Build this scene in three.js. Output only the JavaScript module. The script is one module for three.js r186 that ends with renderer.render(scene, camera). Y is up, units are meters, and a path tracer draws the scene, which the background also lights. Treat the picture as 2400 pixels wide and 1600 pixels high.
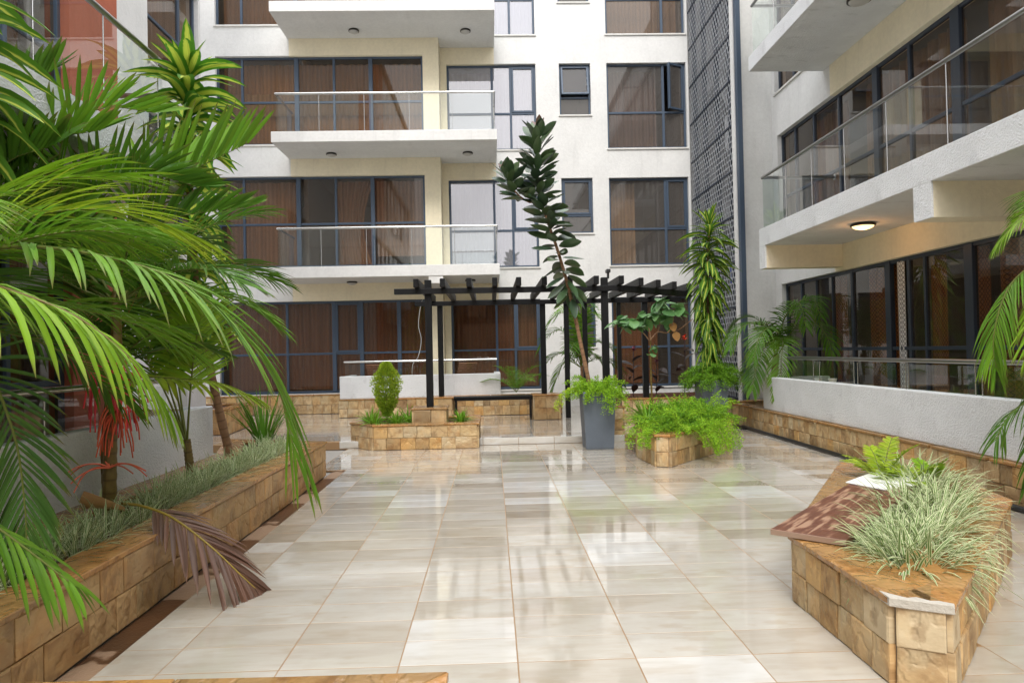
import * as THREE from 'three';
import { mergeGeometries } from 'three/addons/utils/BufferGeometryUtils.js';

// ---------------------------------------------------------------- camera, sky, sun, exposure
const scene = new THREE.Scene();
const camera = new THREE.PerspectiveCamera(52.84, 1024 / 682, 0.05, 400);
camera.rotation.order = 'YXZ';
camera.position.set(0, 1.585, 0);
camera.rotation.set(0.01367, -0.02947, -0.02094);

function mulberry(seed) {
  let a = seed >>> 0;
  return () => { a = (a + 0x6D2B79F5) | 0; let t = Math.imul(a ^ (a >>> 15), 1 | a); t = (t + Math.imul(t ^ (t >>> 7), 61 | t)) ^ t; return ((t ^ (t >>> 14)) >>> 0) / 4294967296; };
}
const rnd = mulberry(20240611);
const rr = (a, b, r = rnd) => a + (b - a) * r();
const pick = (list, r = rnd) => list[Math.floor(r() * list.length)];
const clamp = (v, a, b) => Math.max(a, Math.min(b, v));
const lerp = (a, b, t) => a + (b - a) * t;
const smooth = (a, b, v) => { const t = clamp((v - a) / (b - a), 0, 1); return t * t * (3 - 2 * t); };
// value noise that repeats every (px, py) cells
function makeNoise(seed) {
  const r = mulberry(seed), tab = new Float32Array(4096);
  for (let i = 0; i < 4096; i++) tab[i] = r();
  const h = (x, y) => tab[((x * 73 + y * 1741 + seed * 31) ^ (x * y * 7)) & 4095];
  return (x, y, px, py) => {
    const xi = Math.floor(x), yi = Math.floor(y), fx = x - xi, fy = y - yi;
    const u = fx * fx * (3 - 2 * fx), v = fy * fy * (3 - 2 * fy);
    const x0 = ((xi % px) + px) % px, x1 = (x0 + 1) % px, y0 = ((yi % py) + py) % py, y1 = (y0 + 1) % py;
    return lerp(lerp(h(x0, y0), h(x1, y0), u), lerp(h(x0, y1), h(x1, y1), u), v);
  };
}
function fbmOf(seed) {
  const n = makeNoise(seed);
  return (u, v, cx, cy, oct = 5, gain = 0.5) => {
    let s = 0, a = 1, t = 0;
    for (let o = 0; o < oct; o++) { s += a * n(u * cx, v * cy, cx, cy); t += a; a *= gain; cx *= 2; cy *= 2; }
    return s / t;
  };
}
{ // broken bright overcast: pale cloud sheet with soft grey bellies and thin blue gaps, the same all round
  const W = 1024, Hh = 512, data = new Float32Array(W * Hh * 4), f1 = fbmOf(11), f2 = fbmOf(12);
  for (let j = 0; j < Hh; j++) for (let i = 0; i < W; i++) {
    const el = (j + 0.5) / Hh - 0.5, up = Math.max(0, el * 2), u = i / W, v = j / Hh;
    const c = smooth(0.36, 0.62, f1(u, v, 10, 7, 6, 0.55)), d = f2(u, v, 14, 10, 5);
    const blue = [0.66, 0.73, 0.86], cl = 1.02 + 0.9 * (d - 0.5);
    const k = (j * W + i) * 4;
    for (let q = 0; q < 3; q++) data[k + q] = lerp(blue[q], cl * [1.02, 1.0, 0.975][q], 0.35 + 0.65 * c) * (0.62 + 0.85 * Math.sin(up * Math.PI / 2));
    data[k + 3] = 1;
  }
  const sky = new THREE.DataTexture(data, W, Hh, THREE.RGBAFormat, THREE.FloatType);
  sky.mapping = THREE.EquirectangularReflectionMapping;
  sky.wrapS = THREE.RepeatWrapping; sky.magFilter = THREE.LinearFilter; sky.minFilter = THREE.LinearFilter; sky.needsUpdate = true;
  scene.background = sky; scene.environment = sky;
}
const sun = new THREE.DirectionalLight(0xfffaf3, 0.8);
sun.position.set(-2, 21, 13); sun.target.position.set(0, 0, -9);
sun.castShadow = true; sun.shadow.radius = 34; sun.shadow.mapSize.set(4096, 4096);
Object.assign(sun.shadow.camera, { left: -22, right: 22, top: 22, bottom: -22, near: 1, far: 80 });
scene.add(sun, sun.target);

const renderer = new THREE.WebGLRenderer({ antialias: true });
renderer.setSize(1024, 682);
renderer.shadowMap.enabled = true;
renderer.toneMapping = THREE.LinearToneMapping;
renderer.toneMappingExposure = 2.6;
renderer.outputColorSpace = THREE.SRGBColorSpace;

// ---------------------------------------------------------------- helpers
const V = (x, y, z) => new THREE.Vector3(x, y, z);
const P = (x, y, d) => new THREE.Vector3(x, y, -d);        // d: metres in front of the camera's foot
const UPV = V(0, 1, 0);
const taken = {};
function numbered(n) { const k = taken[n] = (taken[n] ?? -1) + 1; return k ? n + '_' + String(k).padStart(3, '0') : n; }
function tag(o, label, category, group, kind) {
  if (label) o.userData.label = label; if (category) o.userData.category = category;
  if (group) o.userData.group = group; if (kind) o.userData.kind = kind;
  return o;
}
function thing(name, label, category, pos = [0, 0, 0], group) {
  const g = new THREE.Group(); g.name = numbered(name); g.position.set(...pos); scene.add(g);
  return tag(g, label, category, group);
}
function flat(g) { return g.index ? g.toNonIndexed() : g; }
function merge(list) {
  const hasC = list.some(g => g.attributes.color);
  const out = list.map(g0 => {
    const g = flat(g0);
    for (const k of Object.keys(g.attributes)) if (!['position', 'normal', 'uv', 'color'].includes(k)) g.deleteAttribute(k);
    if (!g.attributes.uv) g.setAttribute('uv', new THREE.BufferAttribute(new Float32Array(g.attributes.position.count * 2), 2));
    if (hasC && !g.attributes.color) g.setAttribute('color', new THREE.BufferAttribute(new Float32Array(g.attributes.position.count * 3).fill(1), 3));
    return g;
  });
  return out.length === 1 ? out[0] : mergeGeometries(out);
}
function mesh(name, geo, mat, parent = scene) {
  const m = new THREE.Mesh(Array.isArray(geo) ? merge(geo) : geo, mat);
  m.name = parent === scene ? numbered(name) : name;
  m.castShadow = m.receiveShadow = true; parent.add(m);
  return m;
}
function struct(name, geo, mat) { const m = mesh(name, geo, mat); m.userData.kind = 'structure'; return m; }
function metreUV(g, ox = 0, oy = 0) {
  const p = g.attributes.position, n = g.attributes.normal, uv = new Float32Array(p.count * 2);
  for (let i = 0; i < p.count; i++) {
    const ax = Math.abs(n.getX(i)), ay = Math.abs(n.getY(i)), az = Math.abs(n.getZ(i));
    let u, v;
    if (ay >= ax && ay >= az) { u = p.getX(i); v = p.getZ(i); } else if (ax >= az) { u = p.getZ(i); v = p.getY(i); } else { u = p.getX(i); v = p.getY(i); }
    uv[2 * i] = u + ox; uv[2 * i + 1] = v + oy;
  }
  g.setAttribute('uv', new THREE.BufferAttribute(uv, 2));
  return g;
}
function box(x0, x1, y0, y1, z0, z1) {
  const g = new THREE.BoxGeometry(Math.abs(x1 - x0), Math.abs(y1 - y0), Math.abs(z1 - z0));
  g.translate((x0 + x1) / 2, (y0 + y1) / 2, (z0 + z1) / 2);
  return metreUV(g);
}
// box with chamfered edges
function cbox(x0, x1, y0, y1, z0, z1, c = 0.006) {
  const w = x1 - x0, h = y1 - y0, d = z1 - z0;
  const s = new THREE.Shape(); const a = c;
  s.moveTo(-w / 2 + a, -h / 2); s.lineTo(w / 2 - a, -h / 2); s.lineTo(w / 2, -h / 2 + a); s.lineTo(w / 2, h / 2 - a);
  s.lineTo(w / 2 - a, h / 2); s.lineTo(-w / 2 + a, h / 2); s.lineTo(-w / 2, h / 2 - a); s.lineTo(-w / 2, -h / 2 + a);
  const g = new THREE.ExtrudeGeometry(s, { depth: Math.max(d - 2 * c, 0.001), bevelEnabled: true, bevelThickness: c, bevelSize: c, bevelOffset: -c, bevelSegments: 1 });
  g.translate((x0 + x1) / 2, (y0 + y1) / 2, z0 + c);
  return metreUV(g);
}
// polygon prism: pts [[x, d], ...] seen from above, between heights y0 and y1
function prism(pts, y0, y1, bevel = 0) {
  const s = new THREE.Shape(pts.map(([x, d]) => new THREE.Vector2(x, d)));
  const g = new THREE.ExtrudeGeometry(s, { depth: y1 - y0 - (bevel ? 2 * bevel : 0), bevelEnabled: bevel > 0, bevelThickness: bevel, bevelSize: bevel, bevelOffset: -bevel, bevelSegments: 1 });
  g.rotateX(-Math.PI / 2); g.translate(0, y0 + bevel, 0);
  return metreUV(g);
}
function tube(pts, r, seg = 24, rad = 8) {
  const c = new THREE.CatmullRomCurve3(pts), g = new THREE.TubeGeometry(c, seg, 1, rad, false), p = g.attributes.position;
  const rf = typeof r === 'function' ? r : () => r;
  for (let i = 0; i <= seg; i++) { const q = c.getPointAt(i / seg), k = rf(i / seg); for (let j = 0; j <= rad; j++) { const id = i * (rad + 1) + j; p.setXYZ(id, q.x + (p.getX(id) - q.x) * k, q.y + (p.getY(id) - q.y) * k, q.z + (p.getZ(id) - q.z) * k); } }
  g.computeVertexNormals();
  const L = c.getLength(), uv = g.attributes.uv; for (let i = 0; i < uv.count; i++) uv.setXY(i, uv.getY(i), uv.getX(i) * L);
  return g;
}
function rod(a, b, r, rad = 10) {
  const d = b.clone().sub(a), g = new THREE.CylinderGeometry(r, r, d.length(), rad, 1);
  g.applyQuaternion(new THREE.Quaternion().setFromUnitVectors(UPV, d.clone().normalize())); const m = a.clone().add(b).multiplyScalar(0.5);
  g.translate(m.x, m.y, m.z); return g;
}
function tint(g, c) { const n = g.attributes.position.count, a = new Float32Array(n * 3); for (let i = 0; i < n; i++) { a[3 * i] = c[0]; a[3 * i + 1] = c[1]; a[3 * i + 2] = c[2]; } g.setAttribute('color', new THREE.BufferAttribute(a, 3)); return g; }

// ---------------------------------------------------------------- textures (what surfaces are made of)
function tex(w, h, fn, srgb = true) {
  const d = new Uint8Array(w * h * 4);
  for (let j = 0; j < h; j++) for (let i = 0; i < w; i++) {
    const c = fn((i + 0.5) / w, (j + 0.5) / h), k = (j * w + i) * 4;
    d[k] = clamp(c[0], 0, 1) * 255; d[k + 1] = clamp(c[1], 0, 1) * 255; d[k + 2] = clamp(c[2], 0, 1) * 255; d[k + 3] = 255;
  }
  const t = new THREE.DataTexture(d, w, h, THREE.RGBAFormat); t.wrapS = t.wrapT = THREE.RepeatWrapping;
  t.magFilter = THREE.LinearFilter; t.minFilter = THREE.LinearMipmapLinearFilter; t.generateMipmaps = true;
  if (srgb) t.colorSpace = THREE.SRGBColorSpace; t.needsUpdate = true;
  return t;
}
function rep(t, x, y) { const c = t.clone(); c.repeat.set(x, y); c.needsUpdate = true; return c; }
const grey = v => [v, v, v];
const mix3 = (a, b, t) => [lerp(a[0], b[0], t), lerp(a[1], b[1], t), lerp(a[2], b[2], t)];
const nA = fbmOf(1), nB = fbmOf(2), nC = fbmOf(3), nD = fbmOf(4);
const plasterBump = tex(512, 512, (u, v) => grey(0.55 * nA(u, v, 60, 60, 3, 0.6) + 0.45 * nB(u, v, 14, 14, 3)), false);
const plasterTone = tex(512, 512, (u, v) => { const m = 0.95 + 0.06 * (nC(u, v, 5, 5, 5) - 0.5) + 0.04 * (nA(u, v, 50, 50, 2) - 0.5) - 0.025 * smooth(0.6, 0.8, nD(u, v, 30, 3, 4)); return [m, m * 0.998, m * 0.99]; });
const roughcastBump = tex(512, 512, (u, v) => grey(smooth(0.3, 0.75, nA(u, v, 34, 34, 3, 0.6)) * 0.8 + 0.2 * nB(u, v, 90, 90, 2)), false);
const roughcastTone = tex(512, 512, (u, v) => { const m = 0.95 + 0.08 * (nC(u, v, 6, 6, 4) - 0.5) - 0.06 * smooth(0.60, 0.82, nD(u, v, 24, 8, 4)); return [m * 0.995, m, m * 1.005]; });
const tileTones = [0, 1, 2].map(k => { const a = fbmOf(20 + k), b = fbmOf(30 + k), c = fbmOf(40 + k); return tex(512, 512, (u, v) => {
  const s = a(u, v, 4, 26, 5, 0.6), p = b(u, v, 5, 6, 5), q = smooth(0.55, 0.75, c(u, v, 6, 14, 4));
  let m = mix3([0.80, 0.785, 0.755], [0.765, 0.74, 0.70], clamp((s - 0.35) * 2.2, 0, 1)); m = mix3(m, [0.835, 0.83, 0.815], clamp((p - 0.45) * 2.2, 0, 0.7)); return mix3(m, [0.72, 0.66, 0.58], q * 0.28); }); });
const wetRough = tex(512, 512, (u, v) => { const w = smooth(0.40, 0.62, nB(u, v, 5, 5, 5, 0.55)); const r = lerp(0.035, 0.16, w) + 0.03 * (nC(u, v, 60, 60, 2) - 0.5); return [0, r, 0]; }, false);
const wetBump = tex(512, 512, (u, v) => grey(0.6 * nB(u, v, 9, 24, 4) + 0.4 * nD(u, v, 40, 60, 3)), false);
const stoneTones = [0, 1, 2, 3].map(k => { const a = fbmOf(50 + k), b = fbmOf(60 + k), c = fbmOf(70 + k); return tex(512, 512, (u, v) => {
  const s = a(u, v, 5, 7, 6, 0.6), p = smooth(0.42, 0.7, b(u, v, 4, 3, 5)), q = smooth(0.56, 0.72, c(u, v, 9, 5, 5));
  let m = mix3([0.82, 0.71, 0.54], [0.66, 0.53, 0.37], clamp((s - 0.3) * 2, 0, 1)); m = mix3(m, [0.78, 0.73, 0.62], p * 0.6);
  m = mix3(m, [0.46, 0.35, 0.23], q * 0.3); m = mix3(m, [0.80, 0.72, 0.58], smooth(0.66, 0.8, c(u, v, 26, 40, 3)) * 0.5); return m; }); });
const stoneBump = tex(512, 512, (u, v) => { const a = nA(u, v, 5, 7, 6, 0.55), b = Math.abs(nB(u, v, 7, 5, 4) - 0.5) * 2; return grey(0.6 * a + 0.4 * smooth(0, 0.25, b)); }, false);
const woodTone = tex(512, 512, (u, v) => { const g = nA(u, v, 4, 90, 4, 0.6), w = smooth(0.46, 0.66, 0.65 * nB(u, v, 5, 64, 4) + 0.35 * nC(u, v, 6, 9, 5)); return mix3(mix3([0.34, 0.19, 0.13], [0.46, 0.29, 0.20], g), [0.78, 0.66, 0.55], w * 0.62); });
const darkWoodBump = tex(256, 256, (u, v) => grey(nA(u, v, 40, 4, 4)), false);
const barkTone = tex(256, 256, (u, v) => { const r = Math.abs(((v * 10) % 1) - 0.5) * 2, n = nA(u, v, 8, 30, 4); return mix3([0.55, 0.42, 0.31], [0.36, 0.26, 0.19], smooth(0.7, 1, r) * 0.6 + 0.7 * (n - 0.4)); });
const soilTone = tex(256, 256, (u, v) => mix3([0.24, 0.13, 0.08], [0.42, 0.23, 0.13], nA(u, v, 20, 20, 5, 0.65)));
const concreteTone = tex(512, 512, (u, v) => { const a = nA(u, v, 6, 6, 6), w = smooth(0.41, 0.44, nB(u, v, 3, 3, 5)); return mix3(mix3([0.66, 0.55, 0.46], [0.56, 0.46, 0.37], a), mix3([0.27, 0.19, 0.13], [0.40, 0.26, 0.16], a), w); });
const curtainTone = tex(256, 256, (u, v) => grey(0.9 + 0.08 * (nA(u, v, 60, 60, 2) - 0.5) + 0.05 * Math.sin(u * Math.PI * 2 * 10)));
const laceTone = tex(128, 256, (u, v) => { const a = Math.abs(((u * 8 + v * 8) % 1) - 0.5), b = Math.abs(((u * 8 - v * 8 + 16) % 1) - 0.5); return grey(0.62 + 0.38 * smooth(0.06, 0.16, Math.min(a, b))); });
const stripeLeaf = tex(64, 256, (u, v) => { // strap leaf: yellow stripe down the middle, green margins with fine parallel veins
  const d = Math.abs(u - 0.5) * 2, w = 0.46 + 0.2 * (nA(u, v, 24, 3, 3) - 0.5), y = 1 - smooth(w - 0.12, w + 0.12, d), vein = 0.9 + 0.2 * (nB(u, v, 40, 2, 2) - 0.5);
  return mix3([0.34, 0.58, 0.16], [0.86, 0.92, 0.36], y * (1 - 0.4 * smooth(0.8, 1, v))).map(c => c * vein); });
const stripeLeafDark = tex(64, 256, (u, v) => { const d = Math.abs(u - 0.5) * 2, w = 0.24 + 0.14 * (nA(u, v, 24, 3, 3) - 0.5), y = 1 - smooth(w - 0.1, w + 0.1, d), vein = 0.9 + 0.2 * (nB(u, v, 40, 2, 2) - 0.5);
  return mix3([0.37, 0.56, 0.17], [0.86, 0.88, 0.38], y).map(c => c * vein); });
const edgeLeaf = tex(32, 64, (u, v) => { const d = Math.abs(u - 0.5) * 2; return mix3([0.42, 0.55, 0.28], [0.88, 0.89, 0.73], smooth(0.35, 0.6, d)).map(c => c * (0.93 + 0.12 * nA(u, v, 8, 2, 2))); });
const veinLeaf = tex(128, 256, (u, v) => { const d = Math.abs(u - 0.5) * 2, mid = 1 - smooth(0.02, 0.06, d), sv = Math.abs((((v * 11 - d * 1.6) % 1) + 1) % 1 - 0.5); const m = 0.86 + 0.14 * nA(u, v, 6, 8, 3); return mix3(grey(m), [1, 1, 0.8], Math.max(mid * 0.6, (1 - smooth(0.02, 0.07, sv)) * 0.25)); });
const ribLeaf = tex(64, 64, (u, v) => { const d = Math.abs(u - 0.5) * 2, mid = 1 - smooth(0.03, 0.09, d); return mix3(grey(0.84 + 0.16 * nA(u, v, 30, 2, 2)), [1, 1, 0.85], mid * 0.4); });

// ---------------------------------------------------------------- materials
const lin = (r, g, b) => new THREE.Color().setRGB(r, g, b);
const std = o => new THREE.MeshStandardMaterial(o), phy = o => new THREE.MeshPhysicalMaterial(o);
const M = {
  white: std({ color: lin(0.80, 0.80, 0.80), map: rep(plasterTone, 0.45, 0.45), roughness: 0.9, bumpMap: rep(plasterBump, 1.2, 1.2), bumpScale: 0.006 }),
  cream: std({ color: lin(0.96, 0.87, 0.66), map: rep(plasterTone, 0.45, 0.45), roughness: 0.9, bumpMap: rep(plasterBump, 1.2, 1.2), bumpScale: 0.004 }),
  roughcast: std({ color: lin(0.82, 0.825, 0.83), map: rep(roughcastTone, 0.6, 0.6), roughness: 0.92, bumpMap: rep(roughcastBump, 2.2, 2.2), bumpScale: 0.006 }),
  soffit: std({ color: lin(0.72, 0.70, 0.66), map: rep(plasterTone, 0.3, 0.3), roughness: 0.95 }),
  red: std({ color: lin(0.48, 0.13, 0.07), map: rep(plasterTone, 0.45, 0.45), roughness: 0.85, bumpMap: rep(plasterBump, 1.2, 1.2), bumpScale: 0.004 }),
  frame: std({ color: lin(0.050, 0.076, 0.118), roughness: 0.45, metalness: 0.1 }),
  frameDark: std({ color: lin(0.030, 0.042, 0.065), roughness: 0.45, metalness: 0.1 }),
  glass: phy({ color: lin(0.62, 0.51, 0.40), transmission: 1, thickness: 0, roughness: 0, metalness: 0.05, ior: 1.5 }),
  glassMid: phy({ color: lin(0.58, 0.53, 0.49), transmission: 1, thickness: 0, roughness: 0, metalness: 0.13, ior: 1.55 }),
  glassBright: phy({ color: lin(0.72, 0.72, 0.78), transmission: 1, thickness: 0, roughness: 0, metalness: 0.5, ior: 1.6 }),
  clear: phy({ color: lin(0.89, 0.94, 0.925), transmission: 1, thickness: 0, roughness: 0, ior: 1.85 }),
  steel: std({ color: lin(0.56, 0.56, 0.55), metalness: 1, roughness: 0.24 }),
  steelDark: std({ color: lin(0.30, 0.30, 0.30), metalness: 1, roughness: 0.3 }),
  sill: std({ color: lin(0.74, 0.73, 0.71), roughness: 0.8, map: rep(plasterTone, 0.6, 0.6) }),
  interior: std({ color: lin(0.22, 0.20, 0.18), roughness: 0.95 }),
  stairWall: std({ color: lin(0.42, 0.42, 0.43), roughness: 0.95, map: rep(plasterTone, 0.4, 0.4) }),
  screen: std({ color: lin(0.40, 0.42, 0.45), roughness: 0.5 }),
  blackWood: phy({ color: lin(0.008, 0.008, 0.009), roughness: 0.42, specularIntensity: 0.45, bumpMap: rep(darkWoodBump, 4, 1), bumpScale: 0.003 }),
  pot: std({ color: lin(0.115, 0.14, 0.18), roughness: 0.55, bumpMap: rep(plasterBump, 0.7, 0.7), bumpScale: 0.002, map: rep(plasterTone, 1.3, 1.3) }),
  whitePlastic: std({ color: lin(0.8, 0.8, 0.78), roughness: 0.4 }),
  soil: std({ map: rep(soilTone, 2, 2), roughness: 0.95, bumpMap: rep(plasterBump, 2, 2), bumpScale: 0.02 }),
  grout: std({ color: lin(0.32, 0.19, 0.09), roughness: 0.5 }),
  drain: std({ map: rep(concreteTone, 0.7, 0.7), roughness: 0.35, bumpMap: rep(plasterBump, 2, 2), bumpScale: 0.003 }),
  concrete: std({ color: lin(0.33, 0.31, 0.28), roughness: 0.9 }),
  mortarPale: std({ color: lin(0.55, 0.51, 0.45), roughness: 0.95, bumpMap: rep(plasterBump, 2, 2), bumpScale: 0.006, map: rep(plasterTone, 2, 2) }),
  mortar: std({ color: lin(0.24, 0.185, 0.125), roughness: 0.95 }),
  trunk: std({ map: rep(barkTone, 1, 1), roughness: 0.85 }),
  board: std({ map: rep(woodTone, 1, 1), roughness: 0.45, bumpMap: rep(darkWoodBump, 1, 6), bumpScale: 0.003 }),
  boardEdge: std({ color: lin(0.30, 0.20, 0.14), roughness: 0.8 }),
  wicker: std({ color: lin(0.22, 0.10, 0.05), roughness: 0.7 }),
  lampRing: std({ color: lin(0.05, 0.045, 0.04), roughness: 0.3, metalness: 0.6 }),
  lampGlass: std({ color: lin(0.50, 0.49, 0.46), roughness: 0.35 }),
  lampLit: std({ color: lin(0.8, 0.7, 0.5), roughness: 0.35, emissive: lin(1.0, 0.66, 0.30), emissiveIntensity: 0.95 }),
  pipe: std({ color: lin(0.014, 0.014, 0.015), roughness: 0.35 }),
  cable: std({ color: lin(0.7, 0.7, 0.68), roughness: 0.6 }),
};
function stoneMat(k, tone, rough) { return std({ map: stoneTones[k], color: lin(...tone), roughness: rough, bumpMap: stoneBump, bumpScale: 0.014 }); }
const stoneMats = [[0.94, 0.94, 0.93], [0.96, 0.9, 0.80], [0.80, 0.76, 0.70], [0.96, 0.86, 0.72], [0.54, 0.48, 0.40], [1.0, 1.0, 1.0], [0.86, 0.84, 0.77], [0.98, 0.78, 0.50], [0.70, 0.60, 0.46]].map((t, i) => stoneMat(i % 4, t, 0.52 + 0.06 * (i % 3)));
const copingMats = [[0.66, 0.48, 0.29], [0.74, 0.52, 0.31], [0.56, 0.42, 0.27]].map((t, i) => std({ map: rep(stoneTones[(i + 1) % 4], 1.7, 1.7), color: lin(...t), roughness: 0.16 + 0.05 * i, bumpMap: rep(stoneBump, 1.7, 1.7), bumpScale: 0.012 }));
const brownStone = [[0.76, 0.62, 0.46], [0.86, 0.70, 0.50], [0.64, 0.54, 0.40], [0.94, 0.74, 0.53], [0.74, 0.58, 0.42]].map((t, i) => stoneMat(i % 4, t, 0.45));
function tileMat(k, c) { return phy({ map: tileTones[k], color: lin(...c), roughness: 1, roughnessMap: wetRough, bumpMap: wetBump, bumpScale: 0.0005, ior: 1.5, clearcoat: 0.55, clearcoatRoughness: 0.05 }); }
const tileBeige = [tileMat(0, [0.82, 0.785, 0.73]), tileMat(1, [0.78, 0.735, 0.67]), tileMat(2, [0.84, 0.81, 0.76])];
const tileBrown = [tileMat(1, [0.66, 0.60, 0.52]), tileMat(2, [0.70, 0.65, 0.58])];
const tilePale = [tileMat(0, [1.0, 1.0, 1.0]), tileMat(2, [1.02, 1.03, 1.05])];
const leafBase = { side: THREE.DoubleSide, vertexColors: true, roughness: 0.95, transmission: 0.36, thickness: 0, clearcoat: 0.34, clearcoatRoughness: 0.2, specularIntensity: 0.25 };
const L = {
  palm: phy({ ...leafBase, map: ribLeaf }),
  dry: std({ side: THREE.DoubleSide, vertexColors: true, map: ribLeaf, roughness: 0.5 }),
  stripe: phy({ ...leafBase, vertexColors: false, map: stripeLeaf, clearcoat: 0.35 }),
  stripeDark: phy({ ...leafBase, vertexColors: false, map: stripeLeafDark, clearcoat: 0.35 }),
  grass: phy({ ...leafBase, vertexColors: false, map: edgeLeaf, clearcoat: 0.15 }),
  strap: phy({ ...leafBase, clearcoat: 0.35 }),
  fine: phy({ ...leafBase, clearcoat: 0.1, transmission: 0.35 }),
  rubber: [[0.055, 0.115, 0.045], [0.082, 0.145, 0.052], [0.045, 0.090, 0.045]].map(c => phy({ side: THREE.DoubleSide, color: lin(...c), map: veinLeaf, roughness: 0.5, clearcoat: 0.8, clearcoatRoughness: 0.2 })),
  rubberNew: [[0.16, 0.07, 0.045], [0.13, 0.085, 0.05]].map(c => phy({ side: THREE.DoubleSide, color: lin(...c), map: veinLeaf, roughness: 0.5, clearcoat: 0.8, clearcoatRoughness: 0.2 })),
  hibiscus: [[0.10, 0.27, 0.06], [0.07, 0.21, 0.05], [0.13, 0.30, 0.08]].map(c => phy({ side: THREE.DoubleSide, color: lin(...c), map: veinLeaf, roughness: 0.95, transmission: 0.25, thickness: 0, clearcoat: 0.6, clearcoatRoughness: 0.25 })),
  hibiscusOld: phy({ side: THREE.DoubleSide, color: lin(0.35, 0.18, 0.05), map: veinLeaf, roughness: 0.95, transmission: 0.25, thickness: 0 }),
  canna: phy({ side: THREE.DoubleSide, color: lin(0.040, 0.030, 0.030), map: veinLeaf, roughness: 0.45, clearcoat: 0.4 }),
  stem: std({ vertexColors: true, roughness: 0.6 }),
};

// ================================================================ ground and paving
{ const g = new THREE.PlaneGeometry(300, 300); g.rotateX(-Math.PI / 2); metreUV(g); g.translate(0, -0.03, 0); struct('ground', g, M.concrete); }

// a flat piece with a bevelled upper face, facing +z, centred, back at z = 0
function slabGeo(w, h, d, c, jit, r, sc = 0.9) {
  const j = () => (r() - 0.5) * 2 * jit, hw = w / 2, hh = h / 2;
  const B = [[-hw, -hh], [hw, -hh], [hw, hh], [-hw, hh]].map(([x, y]) => [x + j() * 0.4, y + j() * 0.4]);
  const F = B.map(([x, y]) => [x - Math.sign(x) * c * (1 + r() * 0.6), y - Math.sign(y) * c * (1 + r() * 0.6), d + j() * 0.5]);
  const md = d - c * 0.8, pos = [], tri = (a, b, e) => pos.push(...a, ...b, ...e), quad = (a, b, e, f) => { tri(a, b, e); tri(a, e, f); };
  quad(F[0], F[1], F[2], F[3]);
  for (let k = 0; k < 4; k++) { const n = (k + 1) % 4, a = [...B[k], md], b = [...B[n], md]; quad(a, b, F[n], F[k]); quad([...B[k], 0], [...B[n], 0], b, a); }
  const g = new THREE.BufferGeometry(); g.setAttribute('position', new THREE.Float32BufferAttribute(pos, 3)); g.computeVertexNormals();
  const p = g.attributes.position, uv = new Float32Array(p.count * 2), ox = r() * 7, oy = r() * 7;
  for (let i = 0; i < p.count; i++) { uv[2 * i] = p.getX(i) * sc + ox; uv[2 * i + 1] = p.getY(i) * sc + oy; }
  g.setAttribute('uv', new THREE.BufferAttribute(uv, 2));
  return g;
}
const tileGeos = []; for (let k = 0; k < 10; k++) { const g = slabGeo(0.599, 0.294, 0.012, 0.0012, 0, mulberry(900 + k)); g.rotateX(-Math.PI / 2); tileGeos.push(g); }
function inPoly(x, y, poly) { let c = false; for (let i = 0, j = poly.length - 1; i < poly.length; j = i++) { const [xi, yi] = poly[i], [xj, yj] = poly[j]; if ((yi > y) !== (yj > y) && x < (xj - xi) * (y - yi) / (yj - yi) + xi) c = !c; } return c; }

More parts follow.
